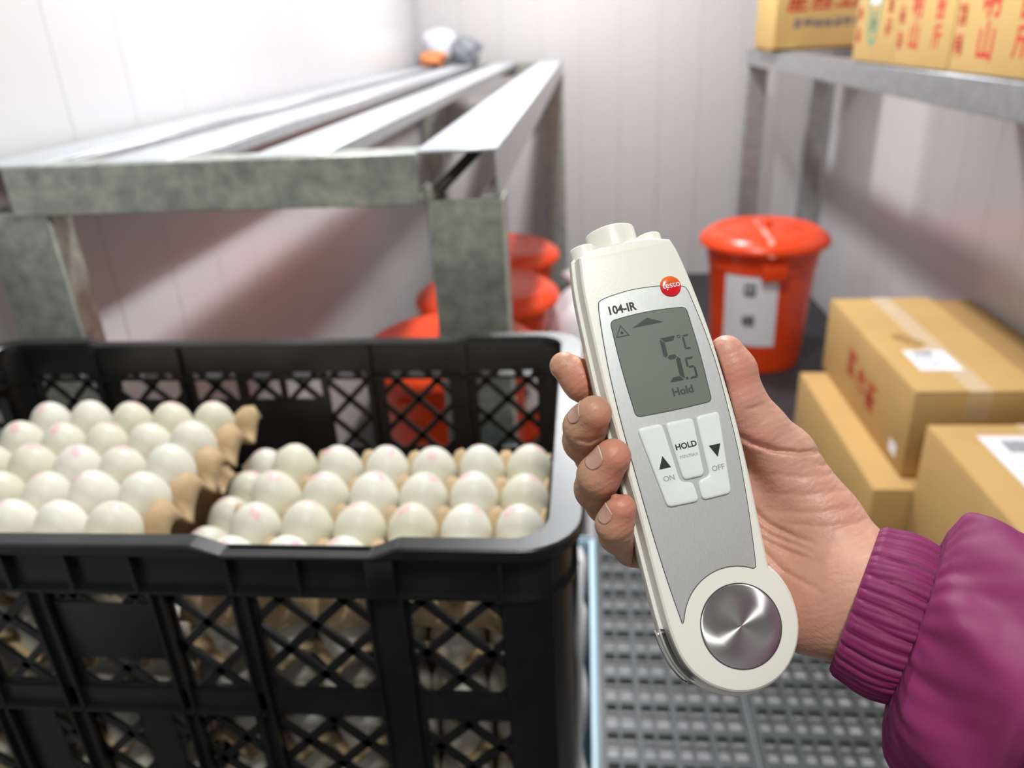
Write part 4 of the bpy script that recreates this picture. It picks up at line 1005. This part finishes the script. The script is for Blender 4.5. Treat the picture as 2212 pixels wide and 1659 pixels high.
FOLDS = [(rs_.uniform(0, 2*np.pi), rs_.uniform(-2.4, 2.8), rs_.uniform(0.05, 0.12), rs_.uniform(10, 34), rs_.uniform(-0.010, 0.012)) for _ in range(34)]
FOLDS += [(0.25, 2.2, 0.20, 60, 0.016), (0.95, -3.5, 0.16, 60, 0.010), (1.35, 2.8, 0.22, 70, 0.010), (1.9, -3.0, 0.15, 90, 0.004), (2.35, 3.0, 0.25, 80, -0.004), (2.9, -2.5, 0.16, 60, -0.006), (4.2, 3, 0.3, 90, 0.0), (5.2, 3, 0.3, 90, 0.0)]
def d_sleeve(t, s, L_):
    g = math.exp(-s/9.0); k = 1-math.exp(-s/5.0)
    out = 1.1*g*wob(t+0.01*s, (19, 27, 34), 3)
    for t0, A_, w_, Ls, kk in FOLDS:
        d = (t-(t0+kk*s)+np.pi) % (2*np.pi)-np.pi; ww = w_*(1+s/60.0)
        out = out+k*A_*math.exp(-s/Ls)*np.exp(-(d/ww)**2)
    return out+k*1.6*np.sin(2*t-0.05*s+0.6)+k*1.0*np.sin(3*t+0.07*s)+0.5*k*np.sin(7*t-0.11*s)
slv = sleeve_part('jacket_sleeve', [(61.2, -13.4, 0.5, 29.5, 25), (61.4, -13.6, 1.5, 35, 26.5), (61.6, -14.4, 3, 41, 29), (63.4, -18.5, 7, 45, 33), (67.5, -25, 13, 47, 37), (74, -34, 22, 48.5, 42), (83, -44, 36, 51, 47), (94, -57, 60, 55, 53), (108, -73, 95, 60, 60)], 110, 260, d_sleeve, per, 0.5)
cuff = sleeve_part('elastic_cuff', [(47.0, -1.6, -8, 27.0, 22), (47.8, -2.4, -7, 28.8, 24), (51, -5.0, -5.5, 29.0, 24.5), (54.6, -8.0, -3, 29.4, 24.8), (58.4, -11.1, -0.8, 29.6, 25), (61, -13.2, 0.6, 29.2, 24.8), (62, -14, 1.6, 28.2, 24)], 44, 420, d_cuff, slv, 0.7)

# how the parts that stand out look
for o_, s_ in ((badge, 'round red and orange badge with white logo lettering'), (dsp, 'grey-green display reading 5.5 degrees'), (bm_, 'white middle button printed HOLD'), (bl, 'white button with an up triangle and ON'), (br, 'white button with a down triangle and OFF'), (cuff, 'gathered elastic cuff')): o_['label'] = s_
